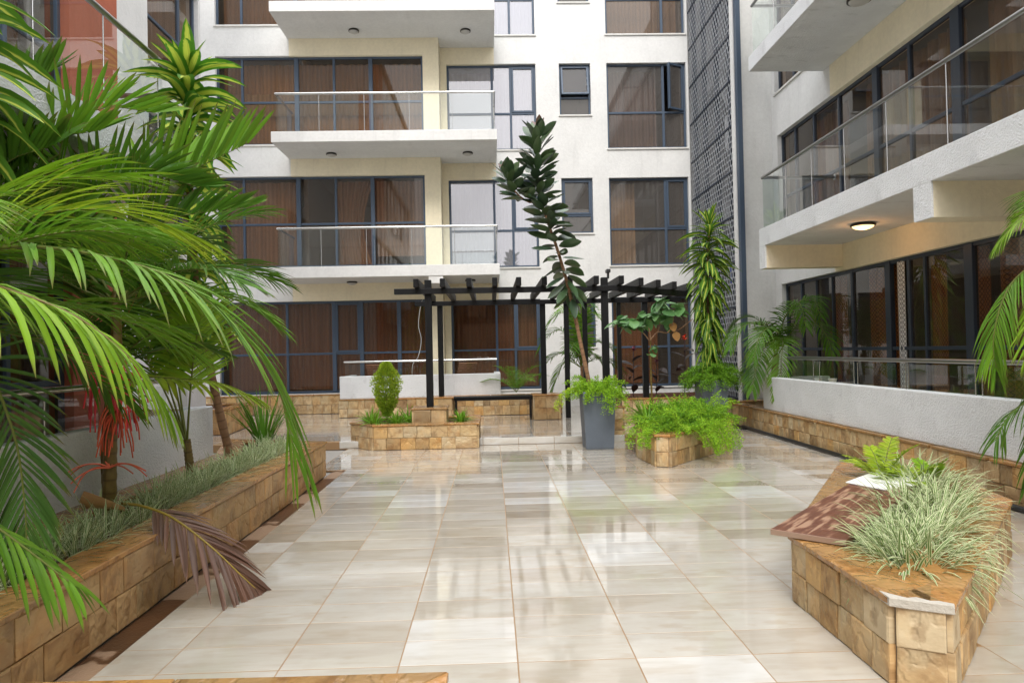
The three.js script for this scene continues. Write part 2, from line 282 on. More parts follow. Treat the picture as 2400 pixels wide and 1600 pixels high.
const polyRight = [[1.83, 4.24], [1.82, 3.14], [2.03, 3.02], [3.8, 4.97], [4.12, 6.55], [3.45, 6.75]];
const polyFern = [[2.07, 9.92], [2.15, 9.13], [2.33, 9.04], [3.73, 10.63], [3.95, 12.3], [2.95, 13.2], [2.5, 12.1]];
const polyTopiary = [[-0.24, 11.32], [-1.98, 11.32], [-2.45, 11.85], [-2.45, 12.75], [-0.24, 12.75]];
{
  const floor = struct('courtyard_floor', [prism([[-2.03, 0.6], [4.9, 0.6], [4.9, 15.2], [2.1, 15.2], [2.1, 11.64], [-2.45, 11.64], [-2.45, 9.5], [-2.03, 9.5]], -0.02, -0.0014)], M.grout);
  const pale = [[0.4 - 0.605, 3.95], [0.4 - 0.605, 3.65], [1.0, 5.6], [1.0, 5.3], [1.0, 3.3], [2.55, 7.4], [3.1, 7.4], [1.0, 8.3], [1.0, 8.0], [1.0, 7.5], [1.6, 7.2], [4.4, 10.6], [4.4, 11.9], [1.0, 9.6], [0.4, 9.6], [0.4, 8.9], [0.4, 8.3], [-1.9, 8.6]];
  const r = mulberry(77), list = [];
  for (let c = -5; c < 9; c++) for (let q = -8; q < 40; q++) {
    const x = 0.10 + 0.605 * (c + 0.5), d = 3.82 + 0.3 * (q + 0.5), t = r(), gi = Math.floor(r() * 10), y = rr(-0.0006, 0.0006, r), tx = rr(-0.0007, 0.0007, r), tz = rr(-0.0004, 0.0004, r);
    if (d < 0.7 || d > 15 || (d > 11.6 && x < 2.2) || x > 4.9) continue;
    if ([polyRight, polyFern, polyTopiary].some(p => [-0.28, 0.28].every(e => inPoly(x + e, d + 0.13, p) && inPoly(x + e, d - 0.13, p)))) continue;
    let mat = t < 0.68 ? pick(tileBeige, r) : t < 0.93 ? pick(tileBrown, r) : pick(tilePale, r);
    if (d < 5.5 && t >= 0.68) mat = tileBeige[gi % 3];
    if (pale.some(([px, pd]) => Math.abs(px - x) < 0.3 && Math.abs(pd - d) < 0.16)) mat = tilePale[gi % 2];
    const x0 = Math.max(x - 0.3, d > 9.6 ? -2.44 : -2.03), x1 = Math.min(x + 0.3, 4.895);
    if (x1 - x0 < 0.05) continue;
    const seen = Math.abs(x / d + 0.03) < 0.78 && d > 3.1 ? 1 / (d * d * d) : 0;
    list.push({ x: (x0 + x1) / 2, sx: (x1 - x0) / 0.6, d, gi, y, tx, tz, mat, seen });
  }
  list.sort((a, b) => b.seen - a.seen);
  const rest = new Map();
  list.forEach((t, i) => {
    if (i < 300) { const m = mesh('tile', tileGeos[t.gi], t.mat, floor); m.position.set(t.x, -0.012 + t.y, -t.d); m.rotation.set(t.tx, 0, t.tz); m.scale.x = t.sx; }
    else { const g = tileGeos[t.gi].clone(); g.scale(t.sx, 1, 1); g.translate(t.x, -0.012 + t.y, -t.d); if (!rest.has(t.mat)) rest.set(t.mat, []); rest.get(t.mat).push(g); }
  });
  for (const [mat, gs] of rest) mesh('tile_field', gs, mat, floor).userData.kind = 'stuff';
  mesh('drain_channel', box(-2.2, -2.03, -0.02, -0.006, -9.5, -0.6), M.drain, floor);
  mesh('drain_grate', box(4.72, 4.9, 0.012, 0.02, -15, -12.9), M.pipe, floor);
}
{ // raised terrace with a pale riser
  const yT = 0.115, terr = struct('terrace_floor', [prism([[-7, 11.68], [2.5, 11.68], [2.5, 18], [-7, 18]], -0.02, yT - 0.012)], M.grout);
  const r = mulberry(78), groups = new Map(), pts = [];
  for (let c = -12; c < 5; c++) for (let q = 0; q < 42; q++) {
    const x = 0.10 + 0.605 * (c + 0.5), d = 11.84 + 0.15 * (q + 0.5), t = r(), gi = Math.floor(r() * 10);
    const mat = t < 0.45 ? pick(tileBeige, r) : t < 0.9 ? pick(tileBrown, r) : pick(tilePale, r);
    if (x > 2.4) continue;
    const g = tileGeos[gi].clone(); g.scale(1, 1, 0.495); g.translate(x, yT - 0.018 + rr(-0.0005, 0.0005, r), -d); if (!groups.has(mat)) groups.set(mat, []); groups.get(mat).push(g);
  }
  for (const [mat, gs] of groups) mesh('terrace_tiles', gs, mat, terr).userData.kind = 'stuff';
  for (let k = 0; k < 8; k++) { const x = -2.6 + k * 0.605; mesh('step_edge', cbox(x, x + 0.598, 0, yT + 0.001, -11.84, -11.665, 0.004), tilePale[k % 2], terr); }
}

// ================================================================ stone-clad planters and plinths
const stoneGeos = []; for (let k = 0; k < 14; k++) stoneGeos.push(slabGeo(0.2, 0.2, 0.028, 0.006, 0.007, mulberry(300 + k), 1.5));
const stoneRand = mulberry(555);
// clads the face from a to b ([x, d], outward to the right of a->b seen from above) with courses of stones
function clad(parent, a, b, y0, y1, mats, wMin = 0.15, wMax = 0.27, rows = 2, name = 'stone') {
  const ax = a[0], az = -a[1], dx = b[0] - a[0], dz = -b[1] + a[1], len = Math.hypot(dx, dz), ux = dx / len, uz = dz / len, rot = Math.atan2(-uz, ux);
  const rh = (y1 - y0) / rows;
  for (let q = 0; q < rows; q++) {
    let s = 0; const cuts = [0];
    while (s < len - wMin * 0.8) { s += rr(wMin, wMax, stoneRand); if (s > len - wMin * 0.6) s = len; cuts.push(s); }
    if (cuts[cuts.length - 1] < len) cuts.push(len);
    for (let k = 0; k + 1 < cuts.length; k++) {
      const w = cuts[k + 1] - cuts[k]; if (w < 0.02) continue;
      const m = mesh(name, pick(stoneGeos, stoneRand), pick(mats, stoneRand), parent), c = (cuts[k] + cuts[k + 1]) / 2;
      m.position.set(ax + ux * c - parent.position.x, y0 + rh * (q + 0.5) - parent.position.y, az + uz * c - parent.position.z);
      m.rotation.y = rot; m.scale.set((w - 0.005) / 0.2, (rh - 0.005) / 0.2, rr(0.8, 1.25, stoneRand));
    }
  }
}
// shrinks a polygon towards the inside
function inset(poly, t) {
  const n = poly.length, area = poly.reduce((s, p, i) => s + p[0] * poly[(i + 1) % n][1] - poly[(i + 1) % n][0] * p[1], 0), sg = Math.sign(area);
  return poly.map((p, i) => {
    const a = poly[(i + n - 1) % n], b = poly[(i + 1) % n];
    const e1 = [p[0] - a[0], p[1] - a[1]], e2 = [b[0] - p[0], b[1] - p[1]], l1 = Math.hypot(...e1), l2 = Math.hypot(...e2);
    const n1 = [-e1[1] / l1 * sg, e1[0] / l1 * sg], n2 = [-e2[1] / l2 * sg, e2[0] / l2 * sg];
    const k = 1 + n1[0] * n2[0] + n1[1] * n2[1];
    return [p[0] + t * (n1[0] + n2[0]) / Math.max(k, 0.3), p[1] + t * (n1[1] + n2[1]) / Math.max(k, 0.3)];
  });
}
// planter: core, stones on every face, coping slabs round the rim, soil
function planter(label, poly, y0, y1, { coping = 0.22, mats = stoneMats, out = 0.012, cop = copingMats, rows = 2, copLen = 0.7, wMin = 0.15, wMax = 0.27, group } = {}) {
  const n = poly.length, area = poly.reduce((s, p, i) => s + p[0] * poly[(i + 1) % n][1] - poly[(i + 1) % n][0] * p[1], 0);
  const ring = area > 0 ? poly : [...poly].reverse();   // counter-clockwise seen from above with d pointing away
  const t = thing('planter', label, 'planter', [0, y0, 0], group);
  const core = inset(ring, 0.028), inner = inset(ring, coping - 0.02);
  const parts = [];
  for (let k = 0; k < n; k++) { const m = (k + 1) % n; parts.push(prism([core[k], core[m], inner[m], inner[k]], 0.0, y1 - y0 - 0.04)); }
  mesh('core', parts, M.mortar, t);
  for (let k = 0; k < n; k++) { const m = (k + 1) % n; clad(t, core[k], core[m], y0, y1 - 0.035, mats, wMin, wMax, rows); }
  const o = inset(ring, -out), inn = inset(ring, coping);
  for (let k = 0; k < n; k++) {
    const m = (k + 1) % n, len = Math.hypot(o[m][0] - o[k][0], o[m][1] - o[k][1]), cnt = Math.max(1, Math.round(len / copLen));
    for (let q = 0; q < cnt; q++) {
      const a = q / cnt + 0.002 / len, b = (q + 1) / cnt - 0.002 / len, L2 = (p, e, f) => [lerp(p[0], e[0], f), lerp(p[1], e[1], f)];
      const h = rr(-0.003, 0.003, stoneRand), jo = () => rr(-0.008, 0.006, stoneRand);
      const e1 = L2(o[k], o[m], a), e2 = L2(o[k], o[m], b), nx = (o[m][1] - o[k][1]) / len, nz = -(o[m][0] - o[k][0]) / len, mid = L2(e1, e2, rr(0.35, 0.65, stoneRand));
      const pts = [e1, [mid[0] + nx * jo(), mid[1] + nz * jo()], e2, L2(inn[k], inn[m], b), L2(inn[k], inn[m], a)];
      mesh('coping', prism(pts, y1 - y0 - 0.035 + 0.001, y1 - y0 + h, 0.005), pick(cop, stoneRand), t);
    }
  }
  mesh('soil', prism(inset(ring, coping - 0.01), y1 - y0 - 0.12, y1 - y0 - 0.05), M.soil, t);
  return t;
}
planter('ochre stone wedge planter with a chipped corner, nearest on the right', polyRight, 0, 0.41, { coping: 0.3 });
planter('wedge-shaped stone planter overflowing with feathery green fern', polyFern, 0, 0.43, { coping: 0.24 });
planter('stone planter with clipped golden bush and pergola pillar', polyTopiary, 0, 0.42, { coping: 0.2 });
planter('long brown stone planter with variegated grass along the left', [[-2.2, 0.9], [-2.2, 9.1], [-3.7, 9.65], [-3.25, 8.15], [-3.25, 0.9]].reverse(), 0, 0.45, { coping: 0.26, mats: brownStone, copLen: 0.95, wMin: 0.2, wMax: 0.38 });
planter('low brown stone planter ledge at the bottom edge of the view', [[-2.1, 1.2], [-0.19, 1.2], [-0.19, 2.455], [-2.1, 2.49]], 0, 0.45, { coping: 0.3, mats: brownStone, copLen: 1.1 });
{ // broken mortar on the near corner of the right planter
  const m = mesh('mortar_patch', [prism([[1.812, 3.22], [1.807, 3.13], [1.87, 3.088], [1.93, 3.056], [2.03, 3.003], [2.045, 3.03], [2.0, 3.07], [1.965, 3.075], [1.93, 3.125], [1.885, 3.12], [1.845, 3.17]], 0.372, 0.4145, 0.003)], M.mortarPale);
  tag(m, 'broken patch of pale mortar on the near corner of the planter', 'mortar');
}
function pillar(label, x0, x1, d0, d1, y0, y1, rows = 2) {
  const t = thing('stone_pillar', label, 'pillar', [0, y0, 0]), ring = [[x0, d0], [x1, d0], [x1, d1], [x0, d1]];
  const core = inset(ring, 0.028);
  mesh('core', prism(core, 0, y1 - y0 - 0.03), M.mortar, t);
  for (let k = 0; k < 4; k++) clad(t, core[k], core[(k + 1) % 4], y0, y1 - 0.03, stoneMats, 0.18, 0.3, rows);
  mesh('coping', prism(inset(ring, -0.012), y1 - y0 - 0.029, y1 - y0, 0.005), pick(copingMats, stoneRand), t);
}
pillar('short stone pillar standing in the golden bush planter', -1.36, -0.78, 11.52, 12.1, 0.30, 0.66, 1);
pillar('stone pillar at the left end of the black bench', -1.38, -0.84, 14.5, 15.1, 0.115, 0.64);
pillar('stone pillar at the right end of the black bench', 0.85, 1.43, 14.55, 15.1, 0.115, 0.65);
pillar('stone pillar behind the tall grey pot', 1.66, 2.25, 11.68, 12.25, 0.0, 0.60, 3);
function plinth(label, runs, y0, y1, mats, ledge) {
  const t = thing('stone_plinth', label, 'plinth', [0, y0, 0]);
  for (const [a, b] of runs) {
    const dx = b[0] - a[0], dd = b[1] - a[1], len = Math.hypot(dx, dd), nx = dd / len, nd = -dx / len;
    mesh('core', prism([[a[0], a[1]], [b[0], b[1]], [b[0] - nx * 0.3, b[1] - nd * 0.3], [a[0] - nx * 0.3, a[1] - nd * 0.3]], 0, y1 - y0 - 0.031), M.mortar, t);
    clad(t, a, b, y0, y1 - 0.031, mats);
    const cnt = Math.max(1, Math.round(len / 0.9));
    for (let q = 0; q < cnt; q++) { const f = k => [a[0] + dx * k, a[1] + dd * k], p = f(q / cnt + 0.002), e = f((q + 1) / cnt - 0.002); mesh('coping', prism([[p[0] + nx * 0.045, p[1] + nd * 0.045], [e[0] + nx * 0.045, e[1] + nd * 0.045], [e[0] - nx * ledge, e[1] - nd * ledge], [p[0] - nx * ledge, p[1] - nd * ledge]], y1 - y0 - 0.03, y1 - y0, 0.004), pick(copingMats, stoneRand), t); }
  }
  return t;
}
plinth('long stone plinth under the white wall on the right', [[[4.92, 13.95], [4.92, 1.2]]], 0, 0.43, stoneMats, 0.2);
plinth('stone plinth below the ground floor windows behind the palms', [[[-7.2, 17.3], [-3.56, 17.3]]], 0.115, 0.6, stoneMats, 0.1);
plinth('stone plinth under the white patio wall', [[[-3.58, 16.1], [-0.9, 16.1]]], 0.115, 0.54, stoneMats, 0.2);
plinth('stone plinth behind the black bench', [[[-0.88, 15.85], [1.6, 15.85]]], 0.115, 0.58, stoneMats, 0.2);
plinth('stone planter front below the dark red canna plants', [[[2.75, 14.6], [4.75, 14.6]]], 0.0, 0.52, stoneMats, 0.2);
plinth('stone ledge at the foot of the patterned stair screen', [[[4.7, 14.0], [6.1, 14.25]]], 0.0, 0.45, stoneMats, 0.25);
planter('brown stone corner planter beyond the left white wall', [[-6.4, 13.1], [-5.0, 13.1], [-5.15, 14.8], [-6.4, 14.8]], 0.115, 0.6, { mats: brownStone });
{ const g = box(2.5, 5.3, 0.35, 0.42, -17.7, -14.85); const m = mesh('planting_bed', g, M.soil); tag(m, 'dark soil bed in front of the rear ground floor windows', 'soil'); m.userData.kind = 'structure'; }

// ================================================================ buildings
// wall built from cells: xs range, openings [x0, x1, y0, y1], face at z = zf, material chosen per cell
function wallGrid(parent, x0, x1, y0, y1, zf, th, openings, matOf, extraX = [], extraY = []) {
  const cut = (a, b, vals) => [...new Set([a, b, ...vals.filter(v => v > a && v < b)].map(v => +v.toFixed(4)))].sort((p, q) => p - q);
  const xs = cut(x0, x1, [...openings.flatMap(o => [o[0], o[1]]), ...extraX]), ys = cut(y0, y1, [...openings.flatMap(o => [o[2], o[3]]), ...extraY]);
  const by = new Map();
  for (let i = 0; i + 1 < xs.length; i++) {
    let run = null;
    const flush = () => { if (run) { if (!by.has(run.m)) by.set(run.m, []); by.get(run.m).push(box(xs[i], xs[i + 1], run.a, run.b, zf - th, zf)); run = null; } };
    for (let j = 0; j + 1 < ys.length; j++) {
      const cx = (xs[i] + xs[i + 1]) / 2, cy = (ys[j] + ys[j + 1]) / 2;
      if (openings.some(o => cx > o[0] && cx < o[1] && cy > o[2] && cy < o[3])) { flush(); continue; }
      const m = matOf(cx, cy); if (run && run.m === m) run.b = ys[j + 1]; else { flush(); run = { m, a: ys[j], b: ys[j + 1] }; }
    }
    flush();
  }
  for (const [m, gs] of by) mesh(m === M.cream ? 'cream_wall' : m === M.red ? 'red_wall' : 'wall', gs, m, parent);
}
const planeGeo = (x0, x1, y0, y1, z) => { const g = new THREE.PlaneGeometry(x1 - x0, y1 - y0); g.translate((x0 + x1) / 2, (y0 + y1) / 2, z); return g; };
// window: frame is the part; panes, sill and open sashes are its sub-parts. v and h: positions of mullions and transoms ([pos, width])
function windowUnit(parent, zf, x0, x1, y0, y1, { v = [], h = [], fw = 0.055, ins = 0.09, sill = true, glass = M.glass, frame = M.frame, skip = () => false, sashes = [] } = {}) {
  const V2 = v.map(p => Array.isArray(p) ? p : [p, 0.06]), H2 = h.map(p => Array.isArray(p) ? p : [p, 0.055]);
  const zb = zf - ins - 0.07, zt = zf - ins, gs = [];
  gs.push(cbox(x0, x0 + fw, y0, y1, zb, zt, 0.005), cbox(x1 - fw, x1, y0, y1, zb, zt, 0.005));
  for (const [p, w] of V2) gs.push(cbox(p - w / 2, p + w / 2, y0 + 0.01, y1 - 0.01, zb + 0.003, zt + (w > 0.09 ? 0.012 : -0.003), 0.006));
  for (const [a, b] of [[y0, y0 + fw], [y1 - fw, y1], ...H2.map(([p, w]) => [p - w / 2, p + w / 2])]) gs.push(cbox(x0 + 0.01, x1 - 0.01, a, b, zb + 0.006, zt - 0.006, 0.004));
  const f = mesh('window', gs, frame, parent);
  const xs = [[x0, fw * 2], ...V2, [x1, fw * 2]], ys = [[y0, fw * 2], ...H2, [y1, fw * 2]];
  for (let i = 0; i + 1 < xs.length; i++) for (let j = 0; j + 1 < ys.length; j++) {
    const a = xs[i][0] + xs[i][1] / 2, b = xs[i + 1][0] - xs[i + 1][1] / 2, c = ys[j][0] + ys[j][1] / 2, d = ys[j + 1][0] - ys[j + 1][1] / 2;
    if (skip(i, j)) continue;
    const sa = sashes.find(s => s[0] === i && s[1] === j), w = 0.05;
    if (sa) {
      const ring = [cbox(a, a + w, c, d, zb + 0.012, zt + 0.014, 0.005), cbox(b - w, b, c, d, zb + 0.012, zt + 0.014, 0.005), cbox(a + 0.01, b - 0.01, c, c + w, zb + 0.015, zt + 0.011, 0.004), cbox(a + 0.01, b - 0.01, d - w, d, zb + 0.015, zt + 0.011, 0.004)];
      const s = mesh('sash', ring, frame, f);
      if (sa[2]) { s.geometry.translate(-sa[2].px, -sa[2].py, -zt); s.position.set(sa[2].px, sa[2].py, zt); s.rotation.set(sa[2].rx || 0, sa[2].ry || 0, 0); const pg = planeGeo(a + w, b - w, c + w, d - w, zt - 0.03); pg.translate(-sa[2].px, -sa[2].py, -zt); const pn = mesh('pane', pg, glass, f); pn.position.copy(s.position); pn.rotation.copy(s.rotation); continue; }
      mesh('pane', planeGeo(a + w, b - w, c + w, d - w, zt - 0.03), glass, f); continue;
    }
    mesh('pane', planeGeo(a, b, c, d, zt - 0.035), glass, f);
  }
  if (sill) mesh('sill', cbox(x0 - 0.03, x1 + 0.03, y0 - 0.045, y0, zf - 0.14, zf + 0.035, 0.006), M.sill, f);
  return f;
}
function curtainGeo(x0, x1, y0, y1, z, { amp = 0.03, wave = 0.21, gather = 0, seed = 1 } = {}) {
  const nx = Math.max(8, Math.round((x1 - x0) / 0.018)), ny = 6, g = new THREE.PlaneGeometry(1, 1, nx, ny), p = g.attributes.position, uv = g.attributes.uv, r = mulberry(seed), ph = r() * 9, ph2 = r() * 9;
  for (let i = 0; i < p.count; i++) {
    const u = p.getX(i) + 0.5, v = p.getY(i) + 0.5, k = 1 - gather * Math.sin(Math.PI * clamp(v * 0.9 + 0.1, 0, 1)), x = lerp(x0, x1, 0.5 + (u - 0.5) * k) + gather * (x0 - x1) * 0.3 * Math.sin(Math.PI * v);
    const s = (u * (x1 - x0) / wave + 0.35 * Math.sin(u * (x1 - x0) * 3.1 + ph) + 0.2 * Math.sin(u * (x1 - x0) * 7.7 + ph2)) * 2 * Math.PI;
    p.setXYZ(i, x, lerp(y0, y1, v), z + amp * (Math.sin(s + ph + 0.9 * Math.sin(s * 0.23 + ph2)) + 0.35 * Math.sin(2.3 * s + ph2)) * (0.75 + 0.25 * v)); uv.setXY(i, u * (x1 - x0), lerp(y0, y1, v));
  }
  g.computeVertexNormals(); return g;
}
const curtainMat = {}; function fabric(key, c, t = 0.12, map = curtainTone) { return curtainMat[key] ??= phy({ color: lin(...c), map: map === laceTone ? rep(map, 3.5, 1.75) : rep(map, 1, 0.6), roughness: 1, transmission: t, thickness: 0, side: THREE.DoubleSide }); }
function curtain(label, building, x0, x1, y0, y1, z, mat, opt = {}, group) {
  const m = mesh('curtain', curtainGeo(x0, x1, y0, y1, z, opt), mat); m.position.copy(building.position); m.rotation.copy(building.rotation);
  return tag(m, label, 'curtain', group);
}
function lamp(label, pos, lit = false, r = 0.14, group) {
  const t = thing('ceiling_light', label, 'lamp', pos, group);
  const ring = new THREE.LatheGeometry([[0.02, 0], [r * 0.92, 0], [r, -0.015], [r, -0.038], [r * 0.9, -0.045], [r * 0.84, -0.034]].map(([a, b]) => new THREE.Vector2(a, b)).reverse(), 28);
  mesh('ring', ring, M.lampRing, t);
  const pts = []; for (let k = 0; k <= 8; k++) { const a = k / 8 * Math.PI / 2; pts.push(new THREE.Vector2(r * 0.86 * Math.cos(a), -0.036 - 0.055 * Math.sin(a))); }
  mesh('diffuser', new THREE.LatheGeometry(pts.reverse(), 28), lit ? M.lampLit : M.lampGlass, t);
  if (lit) { const l = new THREE.PointLight(0xffb569, 0.16, 0, 2); l.position.set(pos[0], pos[1] - 0.14, pos[2]); l.shadow.radius = 4; l.castShadow = true; scene.add(l); }
}
// glass balustrade along a straight run in the local xz plane
function balustrade(parent, a, b, y0, yRail, joints, { clampsY = 0.0 } = {}) {
  const len = a.distanceTo(b), u = b.clone().sub(a).divideScalar(len), cuts = [0, ...joints, len];
  for (let k = 0; k + 1 < cuts.length; k++) {
    const p = a.clone().addScaledVector(u, cuts[k] + 0.006), q = a.clone().addScaledVector(u, cuts[k + 1] - 0.006), w = p.distanceTo(q), g = new THREE.PlaneGeometry(w, yRail - 0.035 - y0);
    g.rotateY(Math.atan2(-u.z, u.x)); g.translate((p.x + q.x) / 2, (y0 + yRail - 0.035) / 2, (p.z + q.z) / 2);
    mesh('glass_panel', g, M.clear, parent);
    if (k) { const e = a.clone().addScaledVector(u, cuts[k]); mesh('joint_strip', rod(V(e.x, y0, e.z), V(e.x, yRail - 0.03, e.z), 0.007, 6), M.steel, parent); }
  }
}
const pipeRail = (pts, r = 0.026) => { const gs = []; for (let k = 0; k + 1 < pts.length; k++) gs.push(rod(pts[k], pts[k + 1], r, 12)); for (const p of pts) { const s = new THREE.SphereGeometry(r, 10, 8); s.translate(p.x, p.y, p.z); gs.push(s); } return gs; };

// ---------------------------------------------------------------- rear building
const rear = thing('apartment_building', 'white and cream apartment block facing the courtyard, with stacked glass balconies', 'building');
{
  const DL = -17.4, DR = -18, th = 0.25;
  const fl = [[0.62, 2.94], [3.80, 6.10], [6.90, 9.15], [9.94, 12.2]];
  wallGrid(rear, -7.6, -1.21, 0, 13.5, DL, th, fl.map(([a, b]) => [-6.82, -1.615, a, b]), (x, y) => x > -4.98 && !(y < 0.6) ? M.cream : M.white, [-4.98]);
  mesh('cream_wall', box(-1.46, -1.21, 0, 13.5, DR - th, DL - th - 0.001), M.cream, rear);
  const small = [[1.65, 2.94], [4.65, 6.11], [7.78, 9.15], [10.78, 12.2]];
  wallGrid(rear, -1.21, 5.36, 0, 13.5, DR, th, [...fl.map(([a, b]) => [-1.05, 1.30, a === 0.62 ? 0.58 : a - 0.02, b]), ...small.map(([a, b]) => [1.92, 2.75, a, b]), ...fl.map(([a, b]) => [3.18, 5.30, a === 0.62 ? 0.58 : a - 0.02, b])], (x, y) => x < 0.21 ? M.cream : M.white, [0.21]);
  // left window strips
  fl.forEach(([a, b], i) => {
    const mids = i === 0 ? [-5.16, [-3.98, 0.1], [-3.29, 0.1], [-2.34, 0.1]] : [-6.19, [-4.82, 0.11], -3.88, [-2.95, 0.1]];
    windowUnit(rear, DL, -6.82, -1.615, a, b, { v: mids, h: [a + (i === 0 ? 0.99 : 1.10)], sill: true, sashes: i === 0 ? [[2, 1]] : [] });
    windowUnit(rear, DR, -1.05, 1.30, a === 0.62 ? 0.58 : a - 0.02, b, { v: [0.14, 0.63], h: [a + (i === 0 ? 1.0 : 0.96)], glass: i ? M.glassBright : M.glass, sashes: [[2, 1]] });
    const sm = small[i];
    windowUnit(rear, DR, 1.92, 2.75, sm[0], sm[1], { h: [sm[0] + 0.48], glass: M.glassMid, fw: 0.05, sashes: i === 2 ? [[0, 1, { px: 1.92, py: 9.10, rx: -0.2 }]] : [[0, 1]] });
    windowUnit(rear, DR, 3.18, 5.30, a === 0.62 ? 0.58 : a - 0.02, b, { v: [[4.70, 0.07]], h: [a + (i === 0 ? 1.0 : 0.95)], glass: i ? M.glassMid : M.glass, sashes: i === 2 ? [[1, 1, { px: 5.25, py: 8, ry: 0.5 }]] : i === 1 ? [[1, 1]] : [] });
  });
  // storey floors, rear walls and roof, so that daylight enters the rooms only through the windows
  const shell = [box(-7.6, 5.36, 13.5, 13.8, -23, -17.2), box(-7.6, 5.36, 0, 13.5, -23.2, -23), box(-7.6, -7.4, 0, 13.5, -23, -17.65), box(5.2, 5.34, 0, 13.5, -23, -18.26)];
  for (const y of [0.3, 3.35, 6.5, 9.56, 12.6]) shell.push(box(-7.4, 5.2, y, y + 0.18, -23, -18.3));
  for (const x of [-4.9, -1.3, 1.6, 3.0]) shell.push(box(x, x + 0.12, 0.1, 13.5, -23, -18.3));
  mesh('room_shell', shell, M.interior, rear);
  // balconies
  [[3.37, 3.63], [6.53, 6.78], [9.58, 9.83]].forEach(([y0, y1], i) => {
    const s = mesh('balcony', prism([[-5.02, 16], [0.22, 16], [0.22, 17.998], [-1.212, 17.998], [-1.212, 17.398], [-5.02, 17.398]], y0, y1, 0.008), M.white, rear);
    const yr = y1 + 0.90;
    balustrade(s, V(-4.92, 0, -16.06), V(0.17, 0, -16.06), y1 - 0.02, yr, [1.0, 2.05, 3.1, 4.1]);
    balustrade(s, V(-4.92, 0, -17.38), V(-4.92, 0, -16.06), y1 - 0.02, yr, []);
    balustrade(s, V(0.17, 0, -16.06), V(0.17, 0, -17.98), y1 - 0.02, yr, [0.95]);
    mesh('handrail', pipeRail([V(-4.92, yr, -17.38), V(-4.92, yr, -16.06), V(0.17, yr, -16.06), V(0.17, yr, -17.98)], 0.028), M.steel, s);
  });
  mesh('downstand_beam', box(-1.44, -1.10, 3.2, 3.37, -17.39, -16.02), M.white, rear);
  mesh('downstand_beam', box(-1.205, -1.10, 3.2, 3.37, -17.998, -17.391), M.white, rear);
}
for (const [n, y, g] of [['lowest', 3.37, 0], ['middle', 6.53, 1], ['top', 9.58, 2]]) {
  lamp(`round bulkhead lamp under the ${n} rear balcony, towards its left`, [[-3.4, -3.85, -3.25][g], y, -16.95], false, 0.13);
  lamp(`round bulkhead lamp under the ${n} rear balcony, at its right end`, [-0.5, y, -17.0], false, 0.13);
}
{ // curtains of the rear rooms
  const zc = -17.85, zr = -18.5, gold = fabric('gold', [0.48, 0.29, 0.13]), brown = fabric('brown', [0.30, 0.18, 0.105]), mauve = fabric('mauve', [0.50, 0.33, 0.24]), pale = fabric('pale', [0.62, 0.50, 0.47], 0.2), dark = fabric('dark', [0.33, 0.14, 0.05]), tan = fabric('tan', [0.62, 0.42, 0.22]);
  curtain('gold brown curtain behind the second floor strip window', rear, -6.75, -1.7, 6.95, 9.1, zc, gold, { seed: 3 });
  curtain('scalloped pelmet band across the second floor strip window', rear, -6.75, -1.7, 7.75, 8.32, zc + 0.07, fabric('band', [0.5, 0.36, 0.2]), { seed: 4 });
  curtain('brown curtain at the left of the first floor strip window', rear, -6.75, -4.86, 3.85, 6.05, zc, mauve, { seed: 5 });
  curtain('gathered brown curtain in the first floor balcony door', rear, -3.95, -2.98, 3.85, 6.05, zc, mauve, { seed: 6, gather: 0.35 });
  curtain('pale pink sheer curtain right of the first floor balcony door', rear, -2.9, -1.66, 4.1, 6.05, zc, pale, { seed: 7 });
  curtain('dark brown curtain across the ground floor strip window', rear, -6.75, -1.7, 0.7, 2.9, zc, dark, { seed: 8 });
  curtain('brown curtain in the ground floor window behind the bench', rear, -1.0, 0.6, 0.65, 2.9, zr, dark, { seed: 9 });
  curtain('brown curtain edge in the ground floor window beside the bench', rear, 0.7, 1.25, 0.65, 2.9, zr, brown, { seed: 10 });
  curtain('dark curtain in the second floor window beside the balcony', rear, -1.0, 0.1, 8.55, 9.1, zr, brown, { seed: 11 });
  curtain('pale sheer in the second floor window beside the balcony', rear, 0.1, 1.25, 6.95, 9.1, zr, fabric('sheer', [0.24, 0.23, 0.25], 0.25), { seed: 12 });
  curtain('pale sheer in the first floor window beside the balcony', rear, -1.0, 1.25, 3.85, 6.05, zr, fabric('sheer', [0.24, 0.23, 0.25], 0.25), { seed: 13 });
  curtain('pale sheer in the top window beside the balcony', rear, -1.0, 1.25, 9.95, 12.1, zr, fabric('sheer', [0.24, 0.23, 0.25], 0.25), { seed: 14 });
  curtain('plum brown curtain in the second floor window with the open sash', rear, 3.25, 4.6, 6.95, 9.1, zr, fabric('plum', [0.26, 0.17, 0.15]), { seed: 15 });
  curtain('tan curtain bunched in the first floor window by the screen', rear, 3.3, 3.95, 3.85, 6.05, zr, tan, { seed: 16 });
  curtain('tan curtain in the top window by the screen', rear, 3.25, 5.25, 9.95, 12.1, zr, fabric('tan2', [0.46, 0.28, 0.13]), { seed: 17 });
  curtain('brown curtain in the top left strip window', rear, -6.75, -1.7, 9.98, 12.1, zc, brown, { seed: 18 });
  curtain('brown curtain in the ground floor window behind the canna', rear, 3.25, 4.5, 0.65, 2.9, zr, dark, { seed: 19 });
}

